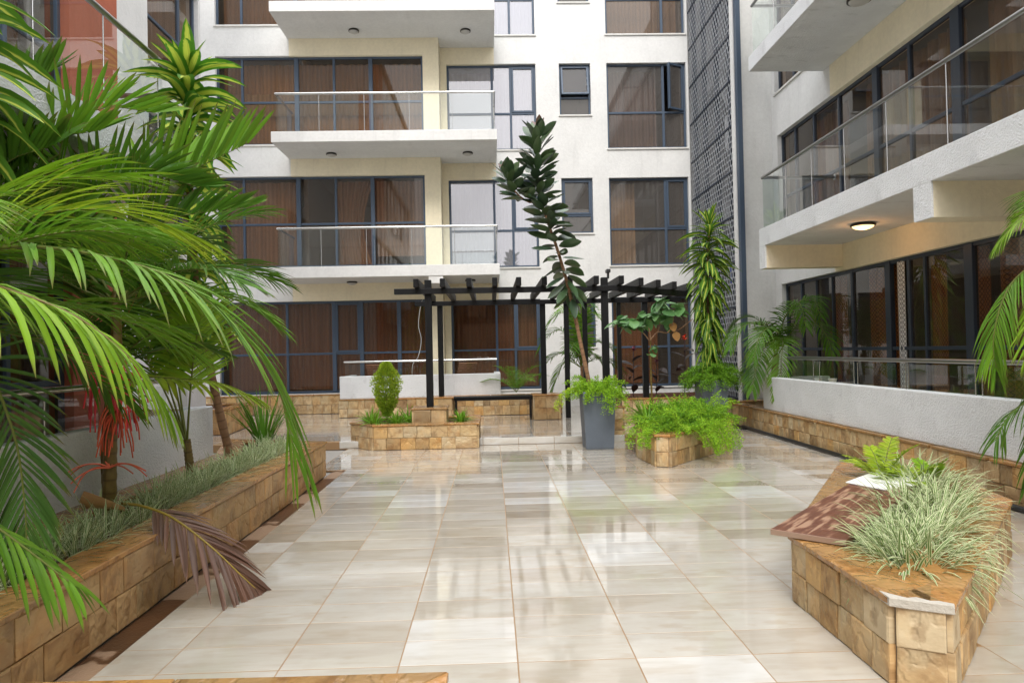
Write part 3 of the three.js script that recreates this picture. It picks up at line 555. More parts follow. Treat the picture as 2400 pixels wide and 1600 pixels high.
// ---------------------------------------------------------------- right wing (local x runs along the facade: x = -distance)
const wing = thing('apartment_wing', 'white and cream apartment wing with long glass balconies on the right', 'building', [6.14, 0, 0]); wing.rotation.y = -Math.PI / 2;
{
  const th = 0.25, fl = [[0.46, 2.87], [3.80, 6.02], [6.93, 9.1], [10.0, 12.2]], e0 = -14.6, e1 = 4;
  wallGrid(wing, e0, e1, 0, 13.3, 0, th, fl.map(([a, b], i) => [i === 0 ? -14.3 : i === 1 ? -14.33 : -14.4, 2.5, a, b]), (x, y) => x > -12.05 && y > 2.5 && y < 9.5 ? M.cream : M.white, [-12.05], [2.5, 9.5]);
  const bars = [[[-13.6], [-12.97, 0.03], [-12.36, 0.03], [-11.67, 0.08], [-10.58, 0.14], [-10.06, 0.07], [-9.68, 0.05], [-8.75, 0.16], [-7.3], [-6, 0.12], [-4.6], [-3.2, 0.1], [-1.8], [-0.4], [1.0]], [[-13.7, 0.07], [-12.9], [-11.95, 0.07], [-10.78, 0.14], [-9.9, 0.06], [-8.88, 0.18], [-7.4], [-6.2, 0.12], [-4.8], [-3.4], [-2], [-0.6], [0.8]]];
  fl.forEach(([a, b], i) => {
    const x0 = i === 0 ? -14.3 : i === 1 ? -14.33 : -14.4;
    windowUnit(wing, 0, x0, 2.5, a, b, { v: bars[i ? 1 : 0].map(p => [p[0], p[1] ?? 0.06]), h: [i === 0 ? 1.5 : a + 0.9], frame: M.frameDark, sill: i > 1, skip: (p, q) => i === 0 && p === 5 });
  });
  const shell = [box(e0, e1, 13.3, 13.6, -5.5, 0.1), box(e0, e1, 0, 13.3, -5.7, -5.5), box(e1 - 0.2, e1, 0, 13.3, -5.5, -0.26), box(e0, e0 + 0.2, 0, 13.3, -5.5, -0.26)];
  for (const y of [0.25, 3.35, 6.5, 9.6]) shell.push(box(e0 + 0.2, e1 - 0.2, y, y + 0.2, -5.5, -0.3));
  for (const x of [-11.7, -6.1]) shell.push(box(x, x + 0.1, 0.1, 13, -5.5, -0.5));
  mesh('room_shell', shell, M.interior, wing);
  [[3.32, 3.635, -12.0], [6.56, 6.83, -12.28], [9.62, 9.9, -12.28]].forEach(([y0, y1, x0], i) => {
    const s = mesh('balcony', cbox(x0, 3, y0, y1, 0.001, 1.37, 0.006), M.roughcast, wing), yr = y1 + 0.905, j = [0.95, 1.85, 2.8, 3.8, 4.9, 6.1, 7.3, 8.5, 9.7, 10.9];
    balustrade(s, V(x0 + 0.06, 0, 1.31), V(2.9, 0, 1.31), y1 - 0.02, yr, j);
    balustrade(s, V(x0 + 0.06, 0, 0.03), V(x0 + 0.06, 0, 1.31), y1 - 0.02, yr, []);
    mesh('handrail', pipeRail([V(x0 + 0.06, yr, 0.02), V(x0 + 0.06, yr, 1.31), V(2.9, yr, 1.31)], 0.026), M.steelDark, s);
    const fl2 = new THREE.CylinderGeometry(0.05, 0.05, 0.015, 14); fl2.rotateX(Math.PI / 2); fl2.translate(x0 + 0.06, yr, 0.012); mesh('rail_bracket', fl2, M.steel, s);
  });
  for (const [a, b] of [[-12.0, -11.75], [-7.56, -7.25], [-2.8, -2.5]]) { mesh('beam', box(a, b, 2.93, 3.32, 0.001, 1.345), M.cream, wing); mesh('beam_end', box(a, b, 2.93, 3.32, 1.345, 1.37), M.roughcast, wing); }
  mesh('end_wall', box(-14.8, -14.6, 0, 13.3, -5.5, 0.8), M.white, wing);
  mesh('patio_slab', box(-12.5, 3, 0.1, 0.40, 0.001, 1.0), M.concrete, wing);
}
lamp('lit bulkhead lamp glowing warm under the right wing balcony', [5.4, 3.32, -9.75], true, 0.17);
lamp('large unlit bulkhead lamp under the upper right wing balcony', [5.4, 6.56, -9.68], false, 0.17);
{
  const amber = fabric('amber', [0.46, 0.20, 0.06], 0.12, laceTone), brown = fabric('wingbrown', [0.40, 0.25, 0.13]), zc = -0.42;
  curtain('amber patterned curtain in the ground floor of the right wing, left of the open door', wing, -11.6, -10.75, 0.5, 2.85, zc, amber, { seed: 31, amp: 0.05 });
  curtain('amber curtain strip beside the open door of the right wing', wing, -10.05, -9.72, 0.5, 2.85, zc, amber, { seed: 32 });
  curtain('amber curtain right of the door behind the dark gap', wing, -9.3, -8.8, 0.5, 2.85, zc, amber, { seed: 33 });
  curtain('broad amber patterned curtain nearest on the ground floor of the right wing', wing, -8.6, -4.0, 0.5, 2.85, zc, amber, { seed: 34, amp: 0.06, wave: 0.18 });
  curtain('short amber curtain at the far end of the right wing ground floor', wing, -12.95, -12.4, 0.5, 2.85, zc, amber, { seed: 35 });
  curtain('brown curtain near the far end of the right wing first floor', wing, -13.6, -12.2, 3.85, 6.0, zc, brown, { seed: 36 });
  curtain('brown curtain in the middle of the right wing first floor', wing, -11.7, -9.1, 3.85, 6.0, zc, brown, { seed: 37, amp: 0.05 });
  curtain('broad brown curtain nearest on the right wing first floor', wing, -8.7, -3.0, 3.85, 6.0, zc, brown, { seed: 38, amp: 0.05, wave: 0.2 });
  curtain('brown curtain in the second floor window of the right wing', wing, -14.3, -9, 7, 9.05, zc, brown, { seed: 39 });
  const lace = curtain('narrow white lace curtain hanging in the open glass door', wing, -10.32, -10.16, 0.45, 2.82, -0.1, fabric('lace', [0.8, 0.8, 0.78], 0.3, laceTone), { seed: 40, amp: 0.02, wave: 0.08 });
}
{ // low patio wall of the right wing with glass and rail
  const t = thing('patio_wall', 'long white roughcast patio wall with glass rail on the right', 'wall', [0, 0.43, 0]);
  mesh('wall', [cbox(4.95, 5.1, 0, 0.59, -12.45, -0.5, 0.012), cbox(5.11, 6.13, 0, 0.58, -12.45, -12.3, 0.01)], M.roughcast, t);
  balustrade(t, V(5.02, 0, -11.5), V(5.02, 0, -0.6), 0.58, 0.93, [1.1, 2.2, 3.35, 4.6, 5.8, 7.0, 8.2]);
  mesh('handrail', pipeRail([V(5.02, 0.94, -11.5), V(5.02, 0.94, -0.6)], 0.027), M.steelDark, t);
  for (let d = 1; d < 12; d += 1.2) mesh('rail_post', rod(V(5.02, 0.585, -d), V(5.02, 0.92, -d), 0.008, 6), M.steel, t);
}
for (const [x, d, n] of [[5.35, 11.15, 'left'], [5.52, 11.0, 'right']]) {
  const t = thing('flower_pot', `small white plastic pot on the right patio, ${n} of two`, 'pot', [x, 0.90, -d]);
  mesh('body', new THREE.LatheGeometry([[0, 0.002], [0.045, 0.002], [0.06, 0.11], [0.068, 0.112], [0.068, 0.13], [0.058, 0.13]].map(p => new THREE.Vector2(...p)), 16), M.whitePlastic, t);
}
{ const m = mesh('patio_counter', cbox(5.25, 6.1, 0.402, 0.9, -11.4, -10.6, 0.01), M.cream); tag(m, 'low cream block on the right patio carrying two white pots', 'block'); }
{ const m = mesh('drain_pipe', rod(V(4.83, 0.03, -13.2), V(4.85, 0.03, -1.2), 0.03, 10), M.pipe); tag(m, 'black drain pipe along the foot of the right plinth', 'pipe'); }

// ---------------------------------------------------------------- left wing
const wingL = thing('apartment_wing', 'red and white apartment wing behind the palms on the left', 'building', [-4.25, 0, 0]); wingL.rotation.y = Math.PI / 2;
{
  const fl = [[0.46, 2.87], [3.80, 6.02], [6.93, 9.1]];
  wallGrid(wingL, -4, 8.0, 0, 13, 0, 0.25, fl.map(([a, b]) => [-2, 7.1, a, b]), x => x > 6.95 ? M.red : M.white, [6.95]);
  fl.forEach(([a, b]) => windowUnit(wingL, 0, -2, 7.1, a, b, { v: [-0.5, 1, 2.3, 3.4, 4.5, [5.5, 0.1], 6.3], h: [a + 0.9], frame: M.frame }));
  const s = mesh('balcony', cbox(-4, 7.86, 3.32, 3.635, 0.001, 1.05, 0.006), M.roughcast, wingL);
  balustrade(s, V(-3, 0, 1.0), V(7.8, 0, 1.0), 3.62, 4.54, [1.2, 2.4, 3.6, 4.8, 6, 7, 8, 8.9, 9.85]);
  balustrade(s, V(7.8, 0, 0.03), V(7.8, 0, 1.0), 3.62, 4.54, []);
  mesh('handrail', pipeRail([V(7.8, 4.54, 0.02), V(7.8, 4.54, 1.0), V(-3, 4.54, 1.0)], 0.028), M.steelDark, s);
  const br = new THREE.CylinderGeometry(0.055, 0.055, 0.016, 14); br.rotateX(Math.PI / 2); br.translate(7.8, 4.54, 0.012); mesh('rail_bracket', br, M.steel, s);
  // far part, set back
  wallGrid(wingL, 8.0, 14.55, 0, 13, -1.75, 0.25, fl.slice(1).map(([a, b]) => [12.3, 14.45, a - 0.03, b]), () => M.white);
  fl.slice(1).forEach(([a, b]) => windowUnit(wingL, -1.75, 12.3, 14.45, a - 0.03, b, { v: [[13.75, 0.08]], h: [a + 0.87] }));
  mesh('end_wall', [box(7.85, 8.0, 0, 13, -2, -0.26), box(14.4, 14.6, 0, 13, -3.4, -2.01)], M.white, wingL);
  mesh('room_shell', [box(-4, 8, 13, 13.3, -5, 0.1), box(-4, 14.4, 0, 13, -5.2, -5), box(8, 14.6, 13, 13.3, -5, -1.7), ...[0.2, 3.35, 6.5, 9.6].map(y => box(-4, 14.3, y, y + 0.2, -5, -2.05)), ...[0.2, 3.35, 6.5, 9.6].map(y => box(-4, 7.8, y, y + 0.2, -2.05, -0.3)), box(-4.2, -4, 0, 13, -5, 0)], M.interior, wingL);
  const brown = fabric('brown', [0.21, 0.145, 0.11]);
  curtain('brown curtain in the left wing first floor beside the red wall', wingL, 3.5, 6.9, 3.85, 6, -0.42, brown, { seed: 51 });
  curtain('brown curtain in the left wing ground floor behind the low wall', wingL, 2.5, 7.0, 0.5, 2.85, -0.42, fabric('dark', [0.17, 0.085, 0.045]), { seed: 52 });
  curtain('brown curtain in the far window of the left wing', wingL, 12.4, 14.4, 6.95, 9.05, -2.15, brown, { seed: 53 });
}
{
  const t = thing('patio_wall', 'white roughcast patio wall behind the left palms', 'wall', [0, 0.4, 0]);
  mesh('wall', [cbox(-3.4, -3.26, -0.4, 0.62, -8.1, -0.8, 0.012), cbox(-4.2, -3.41, -0.4, 0.61, -8.1, -7.95, 0.01)], M.roughcast, t);
  balustrade(t, V(-3.33, 0, -7.6), V(-3.33, 0, -0.9), 0.6, 0.94, [1.2, 2.4, 3.6, 4.8]);
  mesh('handrail', pipeRail([V(-3.33, 0.96, -7.6), V(-3.33, 0.96, -0.9)], 0.027), M.steel, t);
}
{ // patio wall of the rear block
  const t = thing('patio_wall', 'low white patio wall with glass rail below the rear balconies', 'wall', [0, 0.54, 0]);
  mesh('wall', [cbox(-3.56, 0.19, 0, 0.53, -16.25, -16.1, 0.012), cbox(-3.56, -3.41, 0, 0.52, -17.39, -16.26, 0.01), cbox(0.04, 0.19, 0, 0.52, -17.9, -16.26, 0.01)], M.roughcast, t);
  balustrade(t, V(-3.45, 0, -16.17), V(0.1, 0, -16.17), 0.52, 0.84, [1.1, 2.3]);
  mesh('handrail', pipeRail([V(-3.45, 0.86, -16.17), V(0.1, 0.86, -16.17)], 0.026), M.steel, t);
  const m = mesh('patio_slab', box(-3.4, 0.03, 0.1, 0.5, -17.39, -16.26), M.concrete); m.userData.kind = 'structure';
}
// ---------------------------------------------------------------- house behind the viewer, mirrored in panes and wet tiles
{
  const t = thing('brick_house', 'low brown house closing the court behind the viewer', 'building', [0, 0, 15]);
  const brick = std({ color: lin(0.30, 0.17, 0.10), roughness: 0.9, map: rep(plasterTone, 0.5, 0.5) });
  const ops = []; for (let k = 0; k < 7; k++) for (const y of [0.9, 3.7]) ops.push([-11 + k * 3.2, -9.2 + k * 3.2, y, y + 1.4]);
  t.rotation.y = Math.PI;
  wallGrid(t, -13, 13, 0, 5.9, 0, 0.3, ops, () => brick);
  for (const [a, b, c, d] of ops) windowUnit(t, 0, a, b, c, d, { v: [(a + b) / 2], sill: true });
  mesh('roof', [box(-13.2, 13.2, 5.9, 6.1, -6, 0.3)], M.concrete, t); mesh('room_shell', [box(-13, 13, 0, 5.9, -6, -5.8)], M.interior, t);
}

// ---------------------------------------------------------------- stair tower behind its patterned screen
{
  const t = thing('stair_tower', 'open grey stairwell behind the patterned screen', 'stairwell');
  mesh('wall', [box(8.2, 8.4, 0, 13, -18.2, -14.8), box(5.36, 8.2, 0, 13, -18.25, -18.05)], M.stairWall, t);
  for (let k = 0; k < 8; k++) {
    const y = 0.5 + k * 1.54, up = k % 2 === 0;
    mesh('landing', box(5.75, 8.19, y, y + 0.16, ...(up ? [-15.7, -14.81] : [-18.04, -17.1])), M.stairWall, t);
    const pts = up ? [[15.7, y + 0.16], [17.1, y + 1.70], [17.1, y + 1.5], [15.7, y]] : [[15.7, y + 1.70], [17.1, y + 0.16], [17.1, y], [15.7, y + 1.5]];
    const s = new THREE.Shape(pts.map(p => new THREE.Vector2(...p))), g = new THREE.ExtrudeGeometry(s, { depth: 1.15, bevelEnabled: false }); g.rotateY(Math.PI / 2); g.translate(up ? 5.8 : 7.0, 0, 0); metreUV(g);
    mesh('flight', g, M.stairWall, t);
  }
  for (const d of [15.2, 16.1, 17.0, 17.8]) mesh('post', box(5.42, 5.52, 0.3, 13, -d - 0.05, -d + 0.05), M.frameDark, t);
}
{
  const t = thing('stair_screen', 'dark metal screen of interlocking rings shading the stairwell', 'screen', [5.38, 0, 0]);
  const pw = 3.42, ph = 0.97, R = 0.082, pitchX = 0.150, pitchY = 0.130, gs = [];
  function ring(cx, cy) { // hexagonal ring with its inner edge
    const n = 6, p = []; const o = [], q = [];
    for (let k = 0; k < n; k++) { const a = (k + 0.5) / n * Math.PI * 2; o.push([cx + R * Math.cos(a), cy + R * Math.sin(a)]); q.push([cx + R * 0.85 * Math.cos(a), cy + R * 0.85 * Math.sin(a)]); }
    const z0 = -0.004, z1 = 0.004, T = (a, b, c) => p.push(...a, ...b, ...c), Q = (a, b, c, d) => { T(a, b, c); T(a, c, d); };
    for (let k = 0; k < n; k++) { const m = (k + 1) % n; Q([...o[k], z1], [...o[m], z1], [...q[m], z1], [...q[k], z1]); Q([...q[k], z1], [...q[m], z1], [...q[m], z0], [...q[k], z0]); Q([...o[k], z0], [...q[k], z0], [...q[m], z0], [...o[m], z0]); }
    const g = new THREE.BufferGeometry(); g.setAttribute('position', new THREE.Float32BufferAttribute(p, 3)); g.computeVertexNormals(); return g;
  }
  let row = 0; for (let y = -ph / 2 + 0.05; y < ph / 2; y += pitchY, row++) for (let x = -pw / 2 + 0.05 + (row % 2) * pitchX / 2; x < pw / 2 - 0.03; x += pitchX) gs.push(ring(x, y));
  const panelGeo = merge(gs);
  for (let k = 0; k < 12; k++) {
    const m = mesh('panel', panelGeo, M.screen, t); m.position.set(0, 0.95 + k, -16.23); m.rotation.y = -Math.PI / 2;
    mesh('rail', box(-0.015, 0.02, 0.43 + k, 0.47 + k, -17.98, -14.5), M.frameDark, t);
  }
  mesh('corner_post', cbox(-0.05, 0.05, 0.44, 13, -14.52, -14.38, 0.006), M.frame, t);
}
for (const [label, c, y0, y1, d0, d1] of [['blue cloth drying behind the stair screen', [0.05, 0.12, 0.55], 3.0, 3.5, 15.5, 15.9], ['multicoloured cloth drying high behind the stair screen', [0.55, 0.30, 0.25], 4.6, 5.9, 14.95, 15.25], ['white cloth drying behind the stair screen', [0.75, 0.75, 0.78], 6.2, 7.0, 15.6, 16.0]]) {
  const g = curtainGeo(d0, d1, y0, y1, 0, { amp: 0.02, seed: Math.round(y0 * 10) }); g.rotateY(Math.PI / 2); g.translate(5.62, 0, 0); tag(mesh('hanging_cloth', g, fabric(label, c, 0.15)), label, 'cloth');
}

// ================================================================ pergola, bench, pots and small things
{
  const t = thing('pergola', 'black timber pergola with rafters over the terrace', 'pergola');
  const post = (x, d, y0, y1 = 2.80, w = 0.115) => mesh('post', cbox(x - w / 2, x + w / 2, y0, y1, -d - w / 2, -d + w / 2, 0.006), M.blackWood, t);
  post(-1.07, 11.75, 0.66, 2.82); post(1.965, 11.82, 0.60, 2.82);
  post(-1.10, 14.8, 0.64, 2.66); post(1.11, 14.8, 0.65, 2.66); post(1.62, 14.8, 0.115, 2.66, 0.105); post(2.02, 14.8, 0.52, 2.66, 0.1); post(2.76, 14.8, 0.52, 2.66, 0.085); post(3.32, 14.8, 0.52, 2.66, 0.12);
  const bar = (a, b, w, h, y) => { const len = Math.hypot(b[0] - a[0], b[1] - a[1]), g = cbox(-len / 2, len / 2, -h / 2, h / 2, -w / 2, w / 2, 0.005); g.rotateY(Math.atan2(b[1] - a[1], b[0] - a[0])); g.translate((a[0] + b[0]) / 2, y, -(a[1] + b[1]) / 2); return g; };
  mesh('beam', bar([-1.63, 11.64], [2.25, 11.70], 0.075, 0.095, 2.622), M.blackWood, t);
  mesh('beam', bar([2.22, 11.71], [3.9, 13.32], 0.075, 0.11, 2.617), M.blackWood, t);
  mesh('beam', bar([-1.62, 14.66], [4.1, 14.74], 0.075, 0.095, 2.622), M.blackWood, t);
  for (const [x, d] of [[-1.24, 11.4], [-0.80, 11.4], [-0.36, 11.4], [0.07, 11.4], [0.47, 11.4], [0.90, 11.4], [1.33, 11.4], [1.77, 11.4], [2.2, 11.45], [2.62, 11.85], [3.02, 12.25], [3.42, 12.65], [3.8, 13.05]]) mesh('rafter', bar([x, d], [x, 14.98], 0.085, 0.14, 2.741), M.blackWood, t);
}
{
  const t = thing('bench', 'black plank bench between two stone pillars', 'bench', [0, 0.115, 0]);
  for (const [a, b] of [[14.6, 14.78], [14.8, 14.98]]) mesh('plank', cbox(-0.83, 0.84, 0.475, 0.51, -b, -a, 0.005), M.blackWood, t);
  mesh('frame', [box(-0.83, 0.84, 0.43, 0.474, -14.66, -14.62), box(-0.83, 0.84, 0.43, 0.474, -14.96, -14.92)], M.blackWood, t);
  for (const x of [-0.81, 0.79]) mesh('leg', [box(x, x + 0.035, 0, 0.43, -14.66, -14.625), box(x, x + 0.035, 0, 0.43, -14.955, -14.92)], M.blackWood, t);
}
function taperedPot(label, x, d, h, top, bot) {
  const t = thing('tall_pot', label, 'pot', [x, 0, -d]), k = Math.SQRT1_2 * 2, f = (w, y) => [[-w / 2, y, -w / 2], [w / 2, y, -w / 2], [w / 2, y, w / 2], [-w / 2, y, w / 2]];
  const rings = [f(bot, 0), f(bot + 0.012, 0.02), f(top, h - 0.012), f(top - 0.012, h), f(top - 0.05, h), f(top - 0.06, h - 0.1)], p = [];
  for (let q = 0; q + 1 < rings.length; q++) for (let e = 0; e < 4; e++) { const m = (e + 1) % 4, a = rings[q][e], b = rings[q][m], c = rings[q + 1][m], g = rings[q + 1][e]; p.push(...a, ...c, ...b, ...a, ...g, ...c); }
  const g = new THREE.BufferGeometry(); g.setAttribute('position', new THREE.Float32BufferAttribute(p, 3)); g.computeVertexNormals(); metreUV(g);
  mesh('body', g, M.pot, t); mesh('soil', box(-top / 2 + 0.03, top / 2 - 0.03, h - 0.12, h - 0.07, -top / 2 + 0.03, top / 2 - 0.03), M.soil, t);
}
taperedPot('tall tapered slate grey pot holding the leaning rubber plant', 1.68, 11.06, 0.91, 0.52, 0.43);
taperedPot('tapered slate grey pot under the bushy fern and striped dracaena', 4.15, 12.95, 0.96, 0.5, 0.4);
{
  const t = thing('wooden_board', 'weathered brown board lying across the right planter edge', 'board', [2.58, 0.413, -4.865]);
  const g = cbox(-1.055, 1.055, 0, 0.035, -0.22, 0.22, 0.004), top = mesh('panel', g, M.board, t); mesh('edge_batten', [cbox(-1.062, -1.056, 0.001, 0.034, -0.218, 0.218, 0.001)], M.boardEdge, t);
  t.rotation.y = Math.atan2(1.56, 1.42);
  const w = mesh('white_sheet', prism([[2.86, 5.53], [3.0, 5.2], [3.45, 5.4], [3.7, 5.8], [3.3, 5.92]], 0.452, 0.462, 0.002), M.whitePlastic); tag(w, 'white flat sheet resting on the brown board', 'sheet');
}
{ const m = mesh('cable', tube([P(-1.71, 2.93, 17.3), P(-1.71, 2.74, 16.75), P(-1.76, 2.23, 16.62), P(-1.70, 1.91, 16.62), P(-1.79, 1.48, 16.62), P(-1.91, 1.32, 16.62), P(-1.94, 1.0, 16.62)], 0.0055, 40, 6), M.cable); tag(m, 'white cable hanging behind the pergola post', 'cable'); }
{
  const t = thing('security_camera', 'small dark camera on a thin pole above the pergola', 'camera', [2.55, 2.81, -14.8]);
  mesh('pole', rod(V(0, -0.01, 0), V(0, 0.4, 0), 0.018, 8), M.cable, t); mesh('housing', [cbox(-0.045, 0.045, 0.42, 0.5, -0.1, 0.08, 0.012), rod(V(0, 0.3, 0), V(0, 0.43, 0), 0.026, 8)], M.pipe, t);
}
function wickerChair(label, x, d, turn) {
  const t = thing('wicker_chair', label, 'chair', [x, 0.5, -d]); t.rotation.y = turn;
  const back = [], R = 0.34;
  for (let j = 0; j < 9; j++) { const y = 0.40 + j * 0.05, pts = []; for (let k = 0; k <= 10; k++) { const a = (k / 10 - 0.5) * 1.9; pts.push(V(Math.sin(a) * R, y + 0.006 * ((k + j) % 2), Math.cos(a) * -R + 0.1 - (y - 0.4) * 0.35)); } back.push(tube(pts, 0.024, 20, 5)); }
  mesh('backrest', back, M.wicker, t);
  const s = new THREE.SphereGeometry(0.36, 20, 8); s.scale(1, 0.22, 1); s.translate(0, 0.36, 0.02); mesh('seat', s, M.wicker, t);
  for (const [a, b] of [[-0.25, -0.2], [0.25, -0.2], [-0.25, 0.25], [0.25, 0.25]]) mesh('leg', rod(V(a, 0, b), V(a, 0.36, b), 0.02, 8), M.wicker, t);
}
wickerChair('brown wicker chair with upright woven back behind the patio wall', -2.7, 16.85, 2.6);
wickerChair('brown wicker chair half hidden behind the pergola post', -0.75, 16.85, -2.4);

// ================================================================ plants
class Leaves {   // gathers strips of leaf into one geometry
  constructor() { this.p = []; this.u = []; this.c = []; this.i = []; }
  blade(base, dir, side, len, wid, { segs = 5, droop = 0.5, fold = 0.2, prof = t => Math.pow(Math.sin(Math.PI * clamp(0.06 + 0.94 * t, 0, 1)), 0.6), col = [1, 1, 1], tip = null, curl = 0 } = {}) {
    const d = dir.clone().normalize(), s = side.clone(), q = base.clone(), n = V(0, 0, 0), v0 = this.p.length / 3, st = len / segs;
    for (let k = 0; k <= segs; k++) {
      const t = k / segs, w = wid * prof(t) / 2;
      s.addScaledVector(d, -s.dot(d)).normalize(); n.crossVectors(d, s); if (n.y < 0) n.negate();
      const c = tip && t > 0.8 ? mix3(col, tip, (t - 0.8) / 0.2) : col;
      this.p.push(q.x - s.x * w, q.y - s.y * w, q.z - s.z * w, q.x - n.x * fold * w, q.y - n.y * fold * w, q.z - n.z * fold * w, q.x + s.x * w, q.y + s.y * w, q.z + s.z * w);
      this.u.push(0, t, 0.5, t, 1, t); this.c.push(...c, ...c, ...c);
      if (k < segs) { const a = v0 + k * 3; this.i.push(a, a + 1, a + 3, a + 1, a + 4, a + 3, a + 1, a + 2, a + 4, a + 2, a + 5, a + 4); }
      q.addScaledVector(d, st); d.y -= droop / segs; d.normalize(); if (curl) s.addScaledVector(n, curl / segs);
    }
    return this;
  }
  needle(base, dir, side, len, wid, col) {
    const v0 = this.p.length / 3, m = base.clone().addScaledVector(dir, len * 0.5), e = base.clone().addScaledVector(dir, len);
    this.p.push(base.x, base.y, base.z, m.x - side.x * wid / 2, m.y - side.y * wid / 2, m.z - side.z * wid / 2, m.x + side.x * wid / 2, m.y + side.y * wid / 2, m.z + side.z * wid / 2, e.x, e.y, e.z);
    this.u.push(0.5, 0, 0.2, 0.5, 0.8, 0.5, 0.5, 1); for (let k = 0; k < 4; k++) this.c.push(...col); this.i.push(v0, v0 + 2, v0 + 1, v0 + 1, v0 + 2, v0 + 3);
  }
  stalk(pts, r0, r1, col, sides = 5) {
    const c = new THREE.CatmullRomCurve3(pts), n = Math.max(4, pts.length * 4), v0 = this.p.length / 3, F = c.computeFrenetFrames(n, false);
    for (let k = 0; k <= n; k++) { const q = c.getPointAt(k / n), r = lerp(r0, r1, k / n); for (let e = 0; e < sides; e++) { const a = e / sides * Math.PI * 2, x = Math.cos(a) * r, y = Math.sin(a) * r; this.p.push(q.x + F.normals[k].x * x + F.binormals[k].x * y, q.y + F.normals[k].y * x + F.binormals[k].y * y, q.z + F.normals[k].z * x + F.binormals[k].z * y); this.u.push(0.3, k / n); this.c.push(...col); if (k < n) { const a0 = v0 + k * sides + e, a1 = v0 + k * sides + (e + 1) % sides; this.i.push(a0, a1, a0 + sides, a1, a1 + sides, a0 + sides); } } }
    return this;
  }
  build(origin = null) {
    const g = new THREE.BufferGeometry(), p = new Float32Array(this.p); if (origin) for (let k = 0; k < p.length; k += 3) { p[k] -= origin.x; p[k + 1] -= origin.y; p[k + 2] -= origin.z; }
    g.setAttribute('position', new THREE.BufferAttribute(p, 3)); g.setAttribute('uv', new THREE.Float32BufferAttribute(this.u, 2)); g.setAttribute('color', new THREE.Float32BufferAttribute(this.c, 3)); g.setIndex(this.i); g.computeVertexNormals(); return g;
  }
}
const jitter = (c, a, r) => { const k = 1 + rr(-a, a, r), w = rr(-a, a, r) * 0.4; return [c[0] * k * (1 + w), c[1] * k, c[2] * k * (1 - w)]; };
const GREEN = { deep: [0.105, 0.250, 0.020], mid: [0.175, 0.370, 0.024], fresh: [0.285, 0.500, 0.028], lime: [0.430, 0.590, 0.038], dusk: [0.075, 0.175, 0.028] };
// palm frond along the given points; leaflets become sub-parts of the frond when apart is true
function frond(parent, pts, { n = 34, len = 0.5, wid = 0.032, a0 = 1.15, a1 = 0.45, lift = 0.35, droop = 0.7, col = GREEN.mid, rach = [0.24, 0.28, 0.06], from = 0.14, apart = false, seed = 1, up = UPV, mat = L.palm, tip = [0.22, 0.16, 0.05], bare = 0.012, hang = 0, sides = [1, -1] } = {}) {
  const r = mulberry(seed * 7919 + 13), c = new THREE.CatmullRomCurve3(pts), org = parent.position, body = new Leaves(), apartList = [];
  body.stalk(pts, bare, 0.003, rach);
  const S = V(0, 0, 0), N = V(0, 0, 0), d = V(0, 0, 0);
  for (let k = 0; k < n; k++) for (const sg of sides) {
    const t = clamp(from + (1 - from) * (k + rr(-0.25, 0.25, r)) / (n - 1), 0, 1), q = c.getPointAt(t), T = c.getTangentAt(t);
    S.crossVectors(T, up); if (S.lengthSq() < 0.02) S.set(1, 0, 0); S.normalize(); N.crossVectors(S, T).normalize();
    const e = clamp((t - from) / (1 - from), 0, 1), a = lerp(a0, a1, Math.pow(e, 1.3)) + rr(-0.08, 0.08, r), li = lift + rr(-0.12, 0.12, r);
    d.copy(T).multiplyScalar(Math.cos(a)).addScaledVector(S, sg * Math.sin(a) * Math.cos(li)).addScaledVector(N, Math.sin(a) * Math.sin(li)); d.y -= hang;
    const ln = len * (0.42 + 0.62 * Math.sin(Math.PI * clamp(0.12 + 0.80 * e, 0, 1))) * rr(0.88, 1.1, r), one = apart ? new Leaves() : body;
    one.blade(q, d, T, ln, wid * rr(0.85, 1.15, r), { segs: 6, droop: droop * rr(0.7, 1.35, r), fold: 0.45, col: jitter(col, 0.22, r), tip, prof: x => Math.pow(Math.sin(Math.PI * clamp(0.10 + 0.90 * x, 0, 1)), 0.55) });
    if (apart) apartList.push(one);
  }
  const f = mesh('frond', body.build(org), mat, parent);
  for (const o of apartList) mesh('leaflet', o.build(org), mat, f);
  return f;
}
// points of an arching frond that leaves 'crown' with a heading and droops
function arch(crown, yaw, pitch, len, sag) {
  const out = [], d = V(Math.sin(yaw) * Math.cos(pitch), Math.sin(pitch), -Math.cos(yaw) * Math.cos(pitch)), q = crown.clone(), n = 6;
  for (let k = 0; k <= n; k++) { out.push(q.clone()); q.addScaledVector(d, len / n); d.y -= sag / n * (0.5 + k / n); d.normalize(); }
  return out;
}
function palmTrunk(t, pts, r0, r1, mat = M.trunk) { const g = tube(pts.map(p => p.clone().sub(t.position)), k => lerp(r0, r1, k) * (1 + 0.05 * Math.sin(k * 70)), 40, 10); return mesh('trunk', g, mat, t); }
const greenStem = std({ map: rep(barkTone, 1, 1), color: lin(0.62, 0.75, 0.28), roughness: 0.5 });

